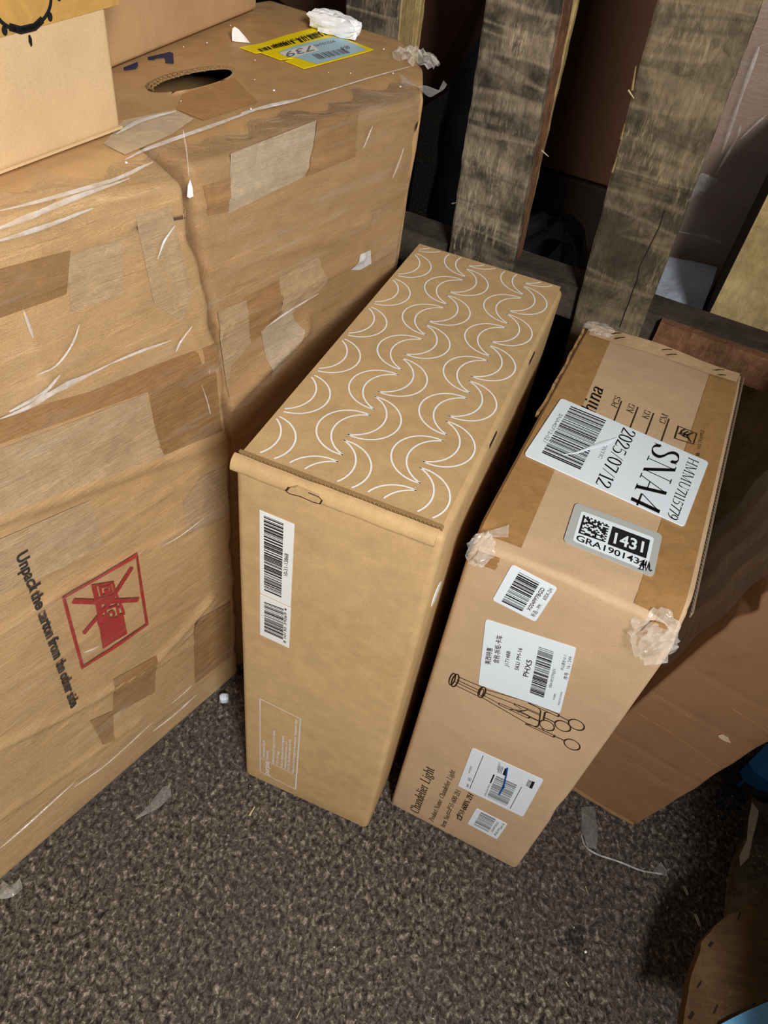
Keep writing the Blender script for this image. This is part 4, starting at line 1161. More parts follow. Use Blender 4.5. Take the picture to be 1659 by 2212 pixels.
# bright gathered ridges in the film
def ridge(name, face, pts, w, h, m, parent, lift, sub=10):
    P = catmull(pts, sub)
    Q = [face.px(p, lift) for p in P]
    V, Fs = [], []
    n = len(Q)
    for i, q in enumerate(Q):
        t = norm(Q[min(n - 1, i + 1)] - Q[max(0, i - 1)])
        s = np.cross(face.n, t)
        tap = math.sin(math.pi * (i + 0.5) / n) ** 0.5
        wv = w * tap * (0.7 + 0.55 * noise1(i * 0.03 + pts[0][0], 17))
        V += [q - s * wv, q - s * wv * 0.35 + face.n * h * tap, q + s * wv * 0.3 + face.n * h * 0.8 * tap, q + s * wv]
    for i in range(n - 1):
        for j in range(3):
            k = i * 4 + j
            Fs.append([k, k + 1, k + 5, k + 4])
    return link_mesh(name, V, Fs, m, parent, True)
FR = [
    ([(-20, 500), (60, 470), (150, 432), (280, 385)], 0.0026, 0.002), ([(-20, 525), (80, 495), (200, 450)], 0.0018, 0.002), ([(0, 455), (100, 430), (240, 390), (330, 350)], 0.0018, 0.002),
    ([(0, 905), (60, 880), (110, 850), (170, 820), (240, 785)], 0.0032, 0.002), ([(20, 890), (90, 850), (130, 810)], 0.002, 0.002), ([(240, 785), (300, 760), (370, 735)], 0.0015, 0.0015),
    ([(340, 560), (355, 520), (378, 487)], 0.0011, 0.0012), ([(80, 810), (120, 790), (155, 745), (172, 700)], 0.0012, 0.0012), ([(380, 760), (392, 735), (415, 705)], 0.0011, 0.0012),
    ([(50, 668), (62, 700), (72, 730)], 0.0016, 0.001), ([(435, 830), (448, 868), (455, 895)], 0.0010, 0.001),
    ([(0, 1832), (60, 1780), (160, 1690)], 0.0013, 0.0016), ([(330, 1580), (380, 1540), (425, 1500)], 0.0016, 0.0016), ([(160, 1700), (230, 1650), (330, 1560)], 0.0009, 0.0012), ([(370, 1520), (415, 1480)], 0.0012, 0.001),
    ([(573, 708), (620, 675), (688, 634)], 0.0011, 0.001), ([(785, 320), (795, 295), (805, 272)], 0.0008, 0.001), ([(848, 385), (862, 350), (872, 320)], 0.002, 0.001),
    ([(180, 1410), (215, 1395)], 0.001, 0.001), ([(350, 1180), (385, 1160), (440, 1120)], 0.001, 0.001), ([(395, 280), (402, 320), (408, 380)], 0.001, 0.001),
]
for pts, w_, h_ in FR:
    if len(pts) == 2: pts = [pts[0], ((pts[0][0] + pts[1][0]) / 2, (pts[0][1] + pts[1][1]) / 2 + 1), pts[1]]
    ridge('film_ridge', LF, pts, w_, h_, m_filmwhite, fo, 0.010)
for pts, w_, h_ in (([(270, 345), (330, 318), (450, 275), (560, 235)], 0.0025, 0.002), ([(560, 238), (680, 205), (800, 168), (900, 140)], 0.0009, 0.001), ([(250, 290), (300, 262), (380, 240)], 0.003, 0.0015), ([(520, 245), (600, 225), (650, 215)], 0.003, 0.002)):
    ridge('film_ridge', TOPF, pts, w_, h_, m_filmwhite, fo, 0.006)
# white paper scrap caught in the film
b = Pan(LF, 0.013); b.polypx([(404, 425), (406, 400), (411, 388), (416, 405), (418, 424), (410, 428)]); b.build('paper_scrap', m_foam, fo)
# loose tail at the right top corner: a twisted ribbon
TAILP = [TOPF.px(q, 0.004) for q in ((862, 176), (885, 180))]
tailf = Face(TAILP[1], D, Z, -norm(ray((900, 190))) * 1.0)
rib = [(865, 172), (890, 182), (915, 190), (935, 200), (950, 198), (962, 184)]
V, Fs = [], []
for i, q in enumerate(catmull(rib, 5)):
    c_ = tailf.px(q)
    V += [c_ - Z * 0.004 * math.cos(i * 0.22), c_ + NO * 0.002 + Z * 0.001, c_ + Z * 0.005 * math.cos(i * 0.22) + NI * 0.003]
k = len(V) // 3
for i in range(k - 1): Fs += [[3 * i, 3 * i + 1, 3 * i + 4, 3 * i + 3], [3 * i + 1, 3 * i + 2, 3 * i + 5, 3 * i + 4]]
link_mesh('film_tail', V, Fs, m_film3, fo, True)
crumple('crumpled_film', TOPF.px((900, 125), 0.006), (D, NI, Z), (0.022, 0.03), 12, 0.007, m_film2, fo, 12)

# ------------------------------------------------------------------ cartons on top of the wrapped ones
def upper(name, label, p_right, p_left, ext, depth, hgt, m, lift=0.0035):
    a = TOPF.px(p_right, lift); b_ = TOPF.px(p_left, lift)
    d = norm(a - b_); n_o = np.array([d[1], -d[0], 0])
    o = thing(name, label, 'box', a - d * ext / 2 - n_o * depth / 2)
    rounded_box('carton_body', a - d * ext, (d, -n_o, Z), (ext, depth, hgt), 0.005, (0.03, 0.03, 0.02), m, o)
    return o, Face(a, -d, Z, n_o)
u1, F1 = upper('pale_carton', 'pale carton with taped top band and black ring print, top left', (265, 284), (0, 384), 0.22, 0.085, 0.30, m_pale)
u2, F2 = upper('tan_carton', 'plain tan carton standing behind the pale carton, top left', (556, 21), (265, 141), 0.345, 0.085, 0.30, m_tan2)
b = Pan(F1, 0.0008); b.polypx([(-60, 98), (257, 10), (256, -160), (-60, -80)]); b.build('gold_tape', m_tape_gold, u1)
b = Pan(F1, 0.0014)
b.ringpx([(50, 2), (110, -8), (57, 63)], 0.0024, 40)
b.linepx([(20, 58), (45, 65), (75, 58), (92, 42)], 0.0044)
for cx_, cy_ in ((108, 36), (10, 66), (127, -8)): b.poly3([F1.px((cx_, cy_), 0.0014) + F1.u * 0.0022 * math.cos(t) + F1.v * 0.0028 * math.sin(t) for t in np.linspace(0, 6.28, 12, endpoint=False)])
b.polypx([(61, 76), (65, 75), (69, 84), (70, 98), (67, 101), (62, 90)])
b.build('black_ring_print', m_black, u1)
V, Fs = [], []
strip([F1.at(0.003, 0.004, 0.0010), F1.at(0.215, 0.004, 0.0010)], F1.n * 0.0025, Z * 0.0018)
link_mesh('bottom_fold', V, Fs, m_pale, u1)

# ------------------------------------------------------------------ standing pallet
pa = math.radians(-19)
PD = np.array([math.cos(pa), math.sin(pa), 0]); PN = np.array([-PD[1], PD[0], 0]); Q0 = np.array([0.203, 0.81, 0])
def PP(t, s, z): return Q0 + PD * t + PN * s + Z * z
pal = thing('standing_pallet', 'weathered wooden pallet standing on edge behind the cartons', 'pallet', PP(-0.05, 0.14, 0))
def board(name, c4_, s0, s1, m, parent, seed, rough_=0.0012, sx=0.012, dark_edge=None):
    """c4_: (t,z) corners bl br tr tl; a plank with slightly ragged long edges"""
    bl, br, tr, tl = [np.array(q, float) for q in c4_]
    nz = max(3, int(np.linalg.norm(tl - bl) / sx)); nx = 4
    r = np.random.RandomState(seed)
    V, Fs = [], []
    for s in (s0, s1):
        for i in range(nz + 1):
            v = i / nz
            l_ = bl * (1 - v) + tl * v; q = br * (1 - v) + tr * v
            e0 = rough_ * noise1(v * 2.2, seed) + r.uniform(-1, 1) * rough_ * 0.4; e1 = rough_ * noise1(v * 2.2, seed + 50) + r.uniform(-1, 1) * rough_ * 0.4
            for j in range(nx + 1):
                u = [0, 0.03, 0.5, 0.97, 1.0][j]
                p = l_ * (1 - u) + q * u
                p = p + (q - l_) / np.linalg.norm(q - l_) * (e0 if j == 0 else e1 if j == nx else 0)
                V.append(PP(p[0], s + (0.0012 if (s == s0 and j in (0, nx)) else 0) * (1 if s1 > s0 else -1), p[1]))
    M_ = (nz + 1) * (nx + 1)
    for i in range(nz):
        for j in range(nx):
            a = i * (nx + 1) + j
            Fs.append([a, a + 1, a + nx + 2, a + nx + 1]); Fs.append([M_ + a, M_ + a + nx + 1, M_ + a + nx + 2, M_ + a + 1])
        for j in (0, nx):
            a = i * (nx + 1) + j
            Fs.append([a, a + nx + 1, M_ + a + nx + 1, M_ + a])
    for i in (0, nz):
        for j in range(nx):
            a = i * (nx + 1) + j
            Fs.append([a, a + 1, M_ + a + 1, M_ + a])
    return link_mesh(name, V, Fs, m, parent, False, True)
BZ = 0.519
def ext(l0, l1, z):   # extrapolate an edge given two (t,z) points
    return l0[0] + (l1[0] - l0[0]) * (z - l0[1]) / (l1[1] - l0[1])
def deck(l0, l1, r0, r1, m, seed, zb=0.004, zt=1.05, s=0.105, th=0.014, name='deck_board'):
    L_ = lambda z: ext(l0, l1, z); R_ = lambda z: ext(r0, r1, z)
    return board(name, [(L_(zb), zb), (R_(zb), zb), (R_(zt), zt), (L_(zt), zt)], s, s + th, m, pal, seed)
d1 = deck((-0.2234, 0.515), (-0.2356, 0.808), (-0.1299, 0.530), (-0.1542, 0.824), m_wood, 1)
d2 = deck((-0.0311, 0.475), (-0.0561, 0.844), (0.0567, 0.501), (0.0415, 0.864), m_wood2, 2)
d0 = deck((-0.400, 0.52), (-0.409, 0.80), (-0.326, 0.52), (-0.3445, 0.80), m_wood, 3)
# uprights standing on the beam behind the boards, and the rear boards
for i, (tl0, tr0, tl1, tr1) in enumerate(((-0.395, -0.327, -0.405, -0.346), (-0.218, -0.131, -0.236, -0.158), (-0.025, 0.052, -0.048, 0.036))):
    board('stringer_block', [(tl0 + 0.004, BZ + 0.001), (tr0 - 0.003, BZ + 0.001), (tr1 - 0.004, 0.98), (tl1 + 0.004, 0.98)], 0.1195, 0.160, m_redwood if i == 1 else m_woodedge, pal, 20 + i)
    board('rear_board', [(tl0, 0.12), (tr0 + 0.001, 0.12), (tr1 + 0.001, 1.0), (tl1, 1.0)], 0.1745, 0.186, m_woodedge, pal, 30 + i)
board('beam', [(-0.44, BZ - 0.046), (0.42, BZ - 0.046), (0.42, BZ), (-0.44, BZ)], 0.1195, 0.174, m_beam, pal, 40, 0.0005)
board('beam', [(-0.44, 0.06), (0.42, 0.06), (0.42, 0.106), (-0.44, 0.106)], 0.1195, 0.174, m_beam, pal, 41, 0.0005)
board('reddish_board', [(0.0752, BZ - 0.044), (0.42, BZ - 0.044), (0.42, BZ - 0.001), (0.0752, BZ)], 0.105, 0.119, m_redwood, pal, 42, 0.001)
# split line and torn splinters on the boards
b = Pan(Face(PP(0, 0.105, 0), PD, Z, -PN), 0.0006)
zb4 = zm(1080, 300, 2.865)
b.linepx([zb4(*q) for q in ((1020, 440), (985, 550), (930, 660), (880, 760), (862, 800), (850, 870), (815, 960), (800, 1010), (775, 1070), (740, 1165))], 0.0011)
b.build('split_line', m_black, pal)
def shard(name, face, p, q, w_, m, parent, lift=0.001, up=0.0):
    a, c_ = face.px(p, lift), face.px(q, lift)
    if up: c_ = c_ + face.n * up
    t = norm(c_ - a); s = norm(np.cross(face.n, t)) * w_ / 2; n = face.n * w_ * 0.6
    V = [a - s, a + s, a + n, c_ - s * 0.5, c_ + s * 0.5, c_ + n * 0.5]
    return V, [[0, 1, 2], [3, 5, 4], [0, 3, 4, 1], [1, 4, 5, 2], [2, 5, 3, 0]]
PF = Face(PP(0, 0.105, 0), PD, Z, -PN)
for p, q, w_ in (((1357, 195), (1372, 210), 0.0025), ((1170, 325), (1188, 335), 0.002), ((976, 440), (990, 434), 0.0018), ((1322, 372), (1336, 335), 0.003), ((1341, 300), (1352, 264), 0.003), ((1365, 195), (1376, 140), 0.003)):
    V, Fs = shard('splinter', PF, p, q, w_, m_splinter, pal, 0.001, 0.006)
    link_mesh('splinter', V, Fs, m_woodedge if w_ > 0.0025 else m_splinter, pal, False, True)

# ------------------------------------------------------------------ goods behind the pallet
def prism(name, pts, z0, z1, m, label, cat, parent=None, zt=None):
    n = len(pts)
    V = [(p[0], p[1], z0) for p in pts] + [(p[0], p[1], z1) for p in pts]
    Fs = [list(range(n)), list(range(2 * n - 1, n - 1, -1))] + [[i, (i + 1) % n, n + (i + 1) % n, n + i] for i in range(n)]
    if parent is None: return centered(name, V, Fs, m, label, cat)
    return link_mesh(name, V, Fs, m, parent, False, True)
def pq(t, s): 
    q = PP(t, s, 0); return (q[0], q[1])
def back_box(label, t0, t1, s0, s1, z0, z1, m, skew=0.0, name='background_carton', rt=0.0):
    a = PP(t0, s0, z0); c_ = PP(t1, s0 + skew, z0)
    d = norm(c_ - a); n_ = np.array([-d[1], d[0], 0])
    if rt:
        w_ = np.linalg.norm(c_ - a); up = norm(Z + d * rt); dd = norm(d - Z * rt); a = c_ - dd * w_; d = dd; c_ = a + d * w_
    o = thing(name, label, 'box', (a + c_) / 2 + n_ * (s1 - s0) / 2 )
    up = norm(Z + d * rt)
    rounded_box('carton_body', a, (d, n_, up), (np.linalg.norm(c_ - a), s1 - s0, z1 - z0), 0.006, (0.04, 0.04, 0.04), m, o)
    return o, Face(a, d, up, -n_)
crate = thing('plywood_crate', 'pale plywood crate behind the pallet at the right edge', 'crate', PP(0.30, 0.36, 0))
def crate_panel(name, t0, t1, s0, s1, z0, z1, m):
    V = [PP(t, s, z) for z in (z0, z1) for (t, s) in ((t0, s0), (t1, s0), (t1, s1), (t0, s1))]
    return link_mesh(name, V, [[0, 1, 2, 3], [7, 6, 5, 4], [0, 1, 5, 4], [1, 2, 6, 5], [2, 3, 7, 6], [3, 0, 4, 7]], m, crate, False, True)
crate_panel('front_panel', 0.1305, 0.56, 0.200, 0.212, 0.0, 0.72, m_ply)
crate_panel('side_panel', 0.1305, 0.142, 0.2125, 0.44, 0.0, 0.72, m_shadeside)
crate_panel('back_panel', 0.1425, 0.56, 0.428, 0.44, 0.0, 0.72, m_ply)
b1, FB1 = back_box('wrapped brown carton seen between the last pallet board and the crate', -0.01, 0.26, 0.46, 0.62, 0.40, 1.0, m_back, 0.05)
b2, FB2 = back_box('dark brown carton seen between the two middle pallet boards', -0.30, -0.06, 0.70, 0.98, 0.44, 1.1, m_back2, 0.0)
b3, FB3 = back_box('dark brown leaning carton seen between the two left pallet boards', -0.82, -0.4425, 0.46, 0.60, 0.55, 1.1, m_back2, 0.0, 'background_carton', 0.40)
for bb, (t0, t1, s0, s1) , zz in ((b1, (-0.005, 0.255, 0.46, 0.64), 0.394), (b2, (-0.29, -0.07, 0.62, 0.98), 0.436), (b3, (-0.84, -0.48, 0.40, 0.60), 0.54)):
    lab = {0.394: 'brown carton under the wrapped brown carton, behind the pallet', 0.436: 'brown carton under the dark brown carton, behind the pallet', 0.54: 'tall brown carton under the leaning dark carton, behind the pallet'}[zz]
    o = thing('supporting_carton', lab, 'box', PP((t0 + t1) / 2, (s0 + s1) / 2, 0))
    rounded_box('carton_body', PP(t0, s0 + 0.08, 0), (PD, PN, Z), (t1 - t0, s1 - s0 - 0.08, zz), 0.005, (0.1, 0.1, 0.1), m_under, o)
bd = thing('gap_filler', 'made-up black bundle in the dark gap between the two left pallet boards', 'filler', PP(-0.385, 0.70, 0))  # added black shape, stands in for the darkness in this gap
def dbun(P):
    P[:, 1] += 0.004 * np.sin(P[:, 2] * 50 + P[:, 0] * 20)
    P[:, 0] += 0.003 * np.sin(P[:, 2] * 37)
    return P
rounded_box('dark_filler_body', PP(-0.46, 0.64, 0), (PD, PN, Z), (0.15, 0.13, 0.95), 0.02, (0.03, 0.03, 0.03), m_bag, bd, dbun)
# film over the right back carton
V, Fs = [], []
for i in range(25):
    for j in range(25):
        a, c_ = 0.30 * i / 24, 0.6 * j / 24
        V.append(FB1.at(a, c_ + 0.01, 0.010 + 0.003 * math.sin(a * 60 + c_ * 30) + 0.002 * math.sin(c_ * 90)))
for i in range(24):
    for j in range(24):
        k = i * 25 + j; Fs.append([k, k + 1, k + 26, k + 25])
f2 = centered('stretch_film', V, Fs, m_film3, 'clear film over the brown carton beside the crate, behind the pallet', 'plastic film', None, True, False)
for pts, w_ in (([(1560, 330), (1590, 240), (1640, 100)], 0.004), ([(1545, 380), (1590, 300), (1600, 270)], 0.003), ([(1480, 440), (1510, 400), (1550, 390)], 0.014), ([(1465, 500), (1520, 510), (1560, 525)], 0.003), ([(1600, 300), (1630, 270), (1659, 245)], 0.002)):
    ridge('film_ridge', FB1, pts, w_, 0.004, m_filmwhite, f2, 0.016)
# white foam slab behind the beam
V, Fs = [], []
gN = 18
g = np.random.RandomState(5)
fz = 0.455
tt = [(-0.02, 0.20), (0.125, 0.195), (0.125, 0.47), (-0.02, 0.43)]
for i in range(gN + 1):
    for j in range(gN + 1):
        u, v = i / gN, j / gN
        t = (tt[0][0] * (1 - u) + tt[1][0] * u) * (1 - v) + (tt[3][0] * (1 - u) + tt[2][0] * u) * v
        s = (tt[0][1] * (1 - u) + tt[1][1] * u) * (1 - v) + (tt[3][1] * (1 - u) + tt[2][1] * u) * v
        V.append(PP(t, s, fz + 0.003 * math.sin(t * 60) * math.sin(s * 35) + g.uniform(0, 0.0015)))
for i in range(gN):
    for j in range(gN):
        k = i * (gN + 1) + j; Fs.append([k, k + 1, k + gN + 2, k + gN + 1])
k = len(V)
V += [PP(t, s, 0.0) for t, s in tt]
cor = [0, gN * (gN + 1), (gN + 1) ** 2 - 1, gN]
for i in range(4):
    e = {0: [j * (gN + 1) for j in range(gN + 1)], 1: [gN * (gN + 1) + j for j in range(gN + 1)], 2: [(gN - j) * (gN + 1) + gN for j in range(gN + 1)], 3: [gN - j for j in range(gN + 1)]}[i]
    Fs.append(e + [k + (i + 1) % 4, k + i])
Fs.append([k, k + 1, k + 2, k + 3])
centered('white_foam_slab', V, Fs, m_whiteplas, 'bluish white plastic covered slab on the ground behind the pallet', 'foam slab')
# black bag in the gap
V, Fs = [], []
g = np.random.RandomState(9)
nu, nv = 22, 14
bc = PP(-0.14, 0.40, 0)
for j in range(nv + 1):
    ph = math.pi * j / nv
    for i in range(nu):
        th = 2 * math.pi * i / nu
        r = 0.10 * (1 + 0.16 * math.sin(3 * th + j) + 0.10 * math.sin(5 * th - 2 * ph) + g.uniform(-0.07, 0.07))
        V.append(bc + np.array([math.cos(th) * math.sin(ph) * r * 1.1, math.sin(th) * math.sin(ph) * r, 0.24 - math.cos(ph) * 0.24 * (1 + 0.05 * math.sin(3 * th)) if True else 0]))
V = np.array(V); V[:, 2] = np.maximum(V[:, 2], 0.0)
for j in range(nv):
    for i in range(nu):
        a = j * nu + i; c_ = j * nu + (i + 1) % nu
        Fs.append([a, c_, c_ + nu, a + nu])
centered('plastic_bag', V, Fs, m_bag, 'crumpled black plastic bag in the gap behind the pallet', 'bag', None, False, True)

# ------------------------------------------------------------------ leaning carton at the right
c0 = np.array([0.41858, 0.45476, 0.0]); e1 = norm([0.12993, -0.04619, 0.99045]); e2 = norm([-0.93323, 0.33175, 0.13790]); e3 = norm([0.33495, 0.94224, 0.0])
lean = thing('leaning_carton', 'brown creased carton leaning to the right beside the taped carton', 'box', c0 + e2 * 0.065 + e3 * 0.11)
def dlean(P):
    a, b_, c = P[:, 0], P[:, 1], P[:, 2]
    for h0 in (0.125, 0.160, 0.268, 0.335):
        P[:, 2] -= np.where(c < 0.01, 0.0008 * np.exp(-((a - h0) / 0.0016) ** 2) * np.clip((b_ - 0.01) / 0.02, 0, 1) * -1, 0)
        P[:, 2] += np.where(c < 0.01, 0.0004 * np.exp(-((a - h0 - 0.005) / 0.003) ** 2), 0)
    k = np.exp(-(((a - 0.47) / 0.05) ** 2 + ((b_ - 0.128) / 0.03) ** 2)) * (c < 0.06)
    P[:, 1] -= 0.006 * k * (1 + 0.8 * np.sin(a * 130))
    P[:, 1] += np.where(b_ < 0.01, 0.0012 * (np.sin(a * 55) * np.sin(a * 23 + 1)), 0)
    P[:, 0] += np.where(a < 0.01, 0.0015 * np.sin(b_ * 90), 0)
    return P
rounded_box('carton_body', c0 + Z * 0.001, (e1, e2, e3), (0.62, 0.128, 0.225), 0.004, (0.004, 0.01, 0.012), m_dim, lean, dlean)
RF = Face(c0, e1, e2, -e3)
RS = Face(c0 + e2 * 0.128, e1, e3, e2)
# open bottom flap layer along the lower edge
V, Fs = [], []
pts = [RF.at(-0.0035 + 0.0010 * math.sin(i * 0.9), 0.004 + 0.118 * i / 20, 0.001) for i in range(21)]
strip(pts, e3 * 0.03, e1 * 0.0022)
pts = [RF.at(-0.0065 + 0.0008 * math.sin(i * 0.7 + 1), 0.012 + 0.10 * i / 20, -0.003) for i in range(21)]
strip(pts, e3 * 0.03, e1 * 0.0018)
V = [v if v[2] > 0.0005 else np.array([v[0], v[1], 0.0005]) for v in V]
link_mesh('bottom_flap', V, Fs, m_cut, lean)
b = Pan(RF, 0.0008); z7 = zm(1160, 1400, 2.7234)
b.polypx([z7(*q) for q in ((1065, 515), (1090, 505), (1125, 525), (1142, 560), (1100, 545), (1072, 528))]); b.build('scuffed_spot', m_tape_grey, lean)
b = Pan(RF, 0.0007)
for p in (((700, 275), (830, 355), (930, 430)), ((600, 385), (800, 505), (1080, 705)), ((415, 575), (560, 660), (755, 800)), ((1130, 345), (1250, 420), (1359, 495))):
    b = Pan(RF, 0.0007); b.linepx([z7(*q) for q in p], 0.0010); b.build('worn_crease', m_tape_dk, lean)
# film on the leaning carton's left face
V, Fs = [], []
for i in range(19):
    for j in range(13):
        a, c_ = 0.30 + 0.30 * i / 18, 0.01 + 0.21 * j / 12
        V.append(RS.at(a, c_, 0.0045 + 0.002 * math.sin(a * 70 + c_ * 40) + 0.0015 * math.sin(c_ * 120)))
for i in range(18):
    for j in range(12):
        k = i * 13 + j; Fs.append([k, k + 1, k + 14, k + 13])
link_mesh('film_patch', V, Fs, m_film3, lean, True)

# ------------------------------------------------------------------ blue painted pallet, lower right
bp = thing('blue_pallet', 'broken wooden pallet with worn blue paint at the lower right corner', 'pallet', (0.56, 0.33, 0))
BT = Face((0, 0, 0.115), (1, 0, 0), (0, 1, 0), (0, 0, 1))
zc = zm(1400, 1850, 6.112)
outl = [zc(*q) for q in ((450, 2300), (470, 2160), (490, 2010), (530, 1800), (560, 1600), (620, 1430), (690, 1250), (700, 1130), (800, 1020), (880, 920), (980, 830), (1060, 780), (1150, 740), (1220, 700), (1260, 650), (1380, 570), (1480, 480), (1540, 435), (1800, 330), (1900, 900), (1900, 1750), (1583, 1900), (1400, 1990), (1200, 2110), (1000, 2200), (900, 2300))]
slab('deck_board', [BT.px(q) for q in outl], Z, 0.016, m_brownwood, bp)
blu = [zc(*q) for q in ((960, 2215), (1100, 2140), (1300, 2040), (1583, 1915), (1900, 1780), (1900, 2400), (900, 2400))]
slab('blue_deck_board', [BT.px(q, 0.006) for q in blu], Z, 0.018, m_blue2, bp)
slab('pallet_block', [np.array([x, y, 0.099]) for x, y in ((0.48, 0.17), (0.60, 0.17), (0.60, 0.29), (0.48, 0.29))], Z, 0.098, m_brownwood, bp)
b = Pan(BT, 0.0009)
for p, w_ in ((((805, 1195), (850, 1130)), 0.0026), (((650, 1740), (705, 1650)), 0.0013), (((545, 2150), (600, 2060)), 0.0028), (((870, 2080), (920, 1960)), 0.0012), (((1190, 830), (1225, 730)), 0.0012), (((1380, 1960), (1415, 1940)), 0.0015)):
    b = Pan(BT, 0.0009); b.linepx([zc(*q) for q in p], w_); b.build('nail_gouge', m_dark, bp)
GB = Face((0, 0, 0.05), (1, 0, 0), (0, 1, 0), (0, 0, 1))
zb2 = zm(1460, 1560, 5.528)
slab('grey_plank', [GB.px(zb2(*q)) for q in ((915, 880), (1000, 960), (1300, 1000), (1300, 2300), (640, 2500), (660, 2200), (700, 1800), (760, 1560), (860, 1300))], Z, 0.02, m_wood2, bp)
slab('paint_strip', [GB.px(zb2(*q), 0.0012) for q in ((910, 960), (990, 1060), (970, 1180), (915, 1390), (870, 1620), (770, 1720), (760, 1600), (850, 1400), (870, 1150))], Z, 0.001, m_tape_grey, bp)
G0 = Face((0, 0, 0.035), (1, 0, 0), (0, 1, 0), (0, 0, 1))
slab('blue_block', [G0.px(zb2(*q), 0.03) for q in ((870, 480), (1100, 250), (1500, 60), (1500, 800), (1110, 700), (1000, 640), (930, 590))], Z, 0.05, m_blue, bp)
slab('ground_board', [G0.px(zb2(*q)) for q in ((700, 560), (880, 420), (1200, 560), (1500, 760), (1500, 1200), (1110, 920), (940, 860), (900, 800))], Z, 0.02, m_beam, bp)

# ------------------------------------------------------------------ unseen stack added right of the camera to shade floor and leaning carton
st = thing('side_shade_stack', 'unseen stack of brown cartons added outside the frame at right for shade', 'box', (0.63, -0.2, 0))
rounded_box('carton_body', (0.435, -0.40, 0), (np.array([1, 0, 0]), np.array([0, 1, 0]), Z), (0.4, 0.46, 0.5), 0.006, (0.1, 0.1, 0.1), m_dim, st)
rounded_box('carton_body', (0.435, -0.40, 0.5), (np.array([1, 0, 0]), np.array([0, 1, 0]), Z), (0.4, 0.46, 0.66), 0.006, (0.1, 0.1, 0.1), m_dim, st)

# ------------------------------------------------------------------ small things
# white foam chunk on the carton
def chunk(name, centre, ax_, size, m, label, cat, seed, n=12, jag=0.18, group=None):
    r = np.random.RandomState(seed)
    V, Fs = [], []
    nu, nv = n * 2, n
    for j in range(nv + 1):
        ph = math.pi * j / nv
        for i in range(nu):
            th = 2 * math.pi * i / nu
            x, y, z = math.cos(th) * math.sin(ph), math.sin(th) * math.sin(ph), -math.cos(ph)
            mx = max(abs(x) , abs(y), abs(z)); q = np.array([x, y, z]) / (mx ** 0.75)
            q *= 1 + r.uniform(-jag, jag) * 0.5
            V.append(np.array(centre) + ax_[0] * q[0] * size[0] + ax_[1] * q[1] * size[1] + ax_[2] * q[2] * size[2])
    for j in range(nv):
        for i in range(nu):
            a = j * nu + i; c_ = j * nu + (i + 1) % nu
            Fs.append([a, c_, c_ + nu, a + nu])
    V = np.array(V)
    return centered(name, V, Fs, m, label, cat, group, False, True)
pf = TOPF.px((723, 50), 0.012); pL, pR = TOPF.px((688, 40), 0.012), TOPF.px((760, 62), 0.012)
fd = norm(pR - pL)
chunk('foam_chunk', pf, (fd, np.cross(Z, fd), Z), (0.030, 0.012, 0.0095), m_foam, 'torn white foam chunk lying on the wrapped carton near the yellow label', 'foam', 3, 12, 0.25)
chunk('foam_cube', FLOOR.px((484, 1508), 0.007), (norm([1, .3, 0]), norm([-.3, 1, 0]), Z), (0.0065, 0.0062, 0.007), m_whiteplas, 'small whitish foam cube on the floor by the left wrapped carton', 'foam', 8, 6, 0.06)
# foam crumbs
def crumb_mesh():
    bm = bmesh.new(); bmesh.ops.create_icosphere(bm, subdivisions=1, radius=1.0)
    for v in bm.verts: v.co *= rnd.uniform(0.75, 1.15)
    me = bpy.data.meshes.new('foam_crumb'); bm.to_mesh(me); bm.free(); me.materials.append(m_foam)
    return me
CM = crumb_mesh()
top_crumbs = [(592, 195, 3.5, 'right of the hand hole'), (551, 130, 2.5, 'just left of the yellow label'), (710, 157, 2, 'below the lower edge of the yellow label'), (829, 106, 3, 'near the right tip of the yellow label'),
    (447, 92, 3, 'between the tan carton and the curled label corner, larger one'), (396, 101, 2.5, 'near the navy print, by the tan carton'), (498, 55, 2.5, 'at the foot of the tan carton, behind the curled label corner'),
    (757, 158, 2.5, 'between the yellow label and the front edge'), (849, 158, 3, 'near the crumpled film corner'), (550, 172, 2, 'above the right end of the brown tape patch'), (391, 218, 2, 'just below the hand hole'),
    (542, 235, 3.5, 'on the front film edge below the brown tape patch'), (273, 351, 3.5, 'in front of the pale carton'), (865, 187, 3, 'where the loose film tail starts')]
for i, (x, y, s, lab) in enumerate(top_crumbs):
    o = bpy.data.objects.new('foam_crumb', CM); COL.objects.link(o)
    r = s * 0.00028
    p = TOPF.px((x, y), r + (0.0085 if y > 180 else 0.0035))
    o.location = tuple(p); o.scale = (r * 1.3, r, r); o.rotation_euler = (0, 0, i)
    tag(o, 'white foam crumb ' + lab, 'crumb', 'foam crumbs on the wrapped cartons')
fl_crumbs = [(1265, 2056, 6, 'biggest white crumb on the floor, in front of the taped carton'), (722, 2046, 3, 'white crumb on the open floor near the bottom centre'), (1442, 1960, 3, 'white crumb on the floor left of the staples'),
    (1240, 2003, 2.5, 'small white crumb just behind the biggest floor crumb'), (1552, 1762, 3, 'white crumb on the dark floor below the leaning carton'), (1582, 1720, 3, 'white crumb on the floor left of the blue block'),
    (1560, 1790, 2.5, 'white crumb on the dark floor beside the grey plank'), (540, 1698, 2, 'white crumb on the floor by the moon carton left corner'), (935, 2200, 2, 'white crumb at the bottom edge of the floor, centre'), (1512, 1918, 2.5, 'white crumb beside the upper staple')]
for i, (x, y, s, lab) in enumerate(fl_crumbs):
    o = bpy.data.objects.new('floor_crumb', CM); COL.objects.link(o)
    r = s * 0.00034
    o.location = tuple(FLOOR.px((x, y), r + 0.0005)); o.scale = (r * 1.2, r, r); o.rotation_euler = (0, 0, i * 2.1)
    tag(o, lab, 'crumb', 'white crumbs on the floor')
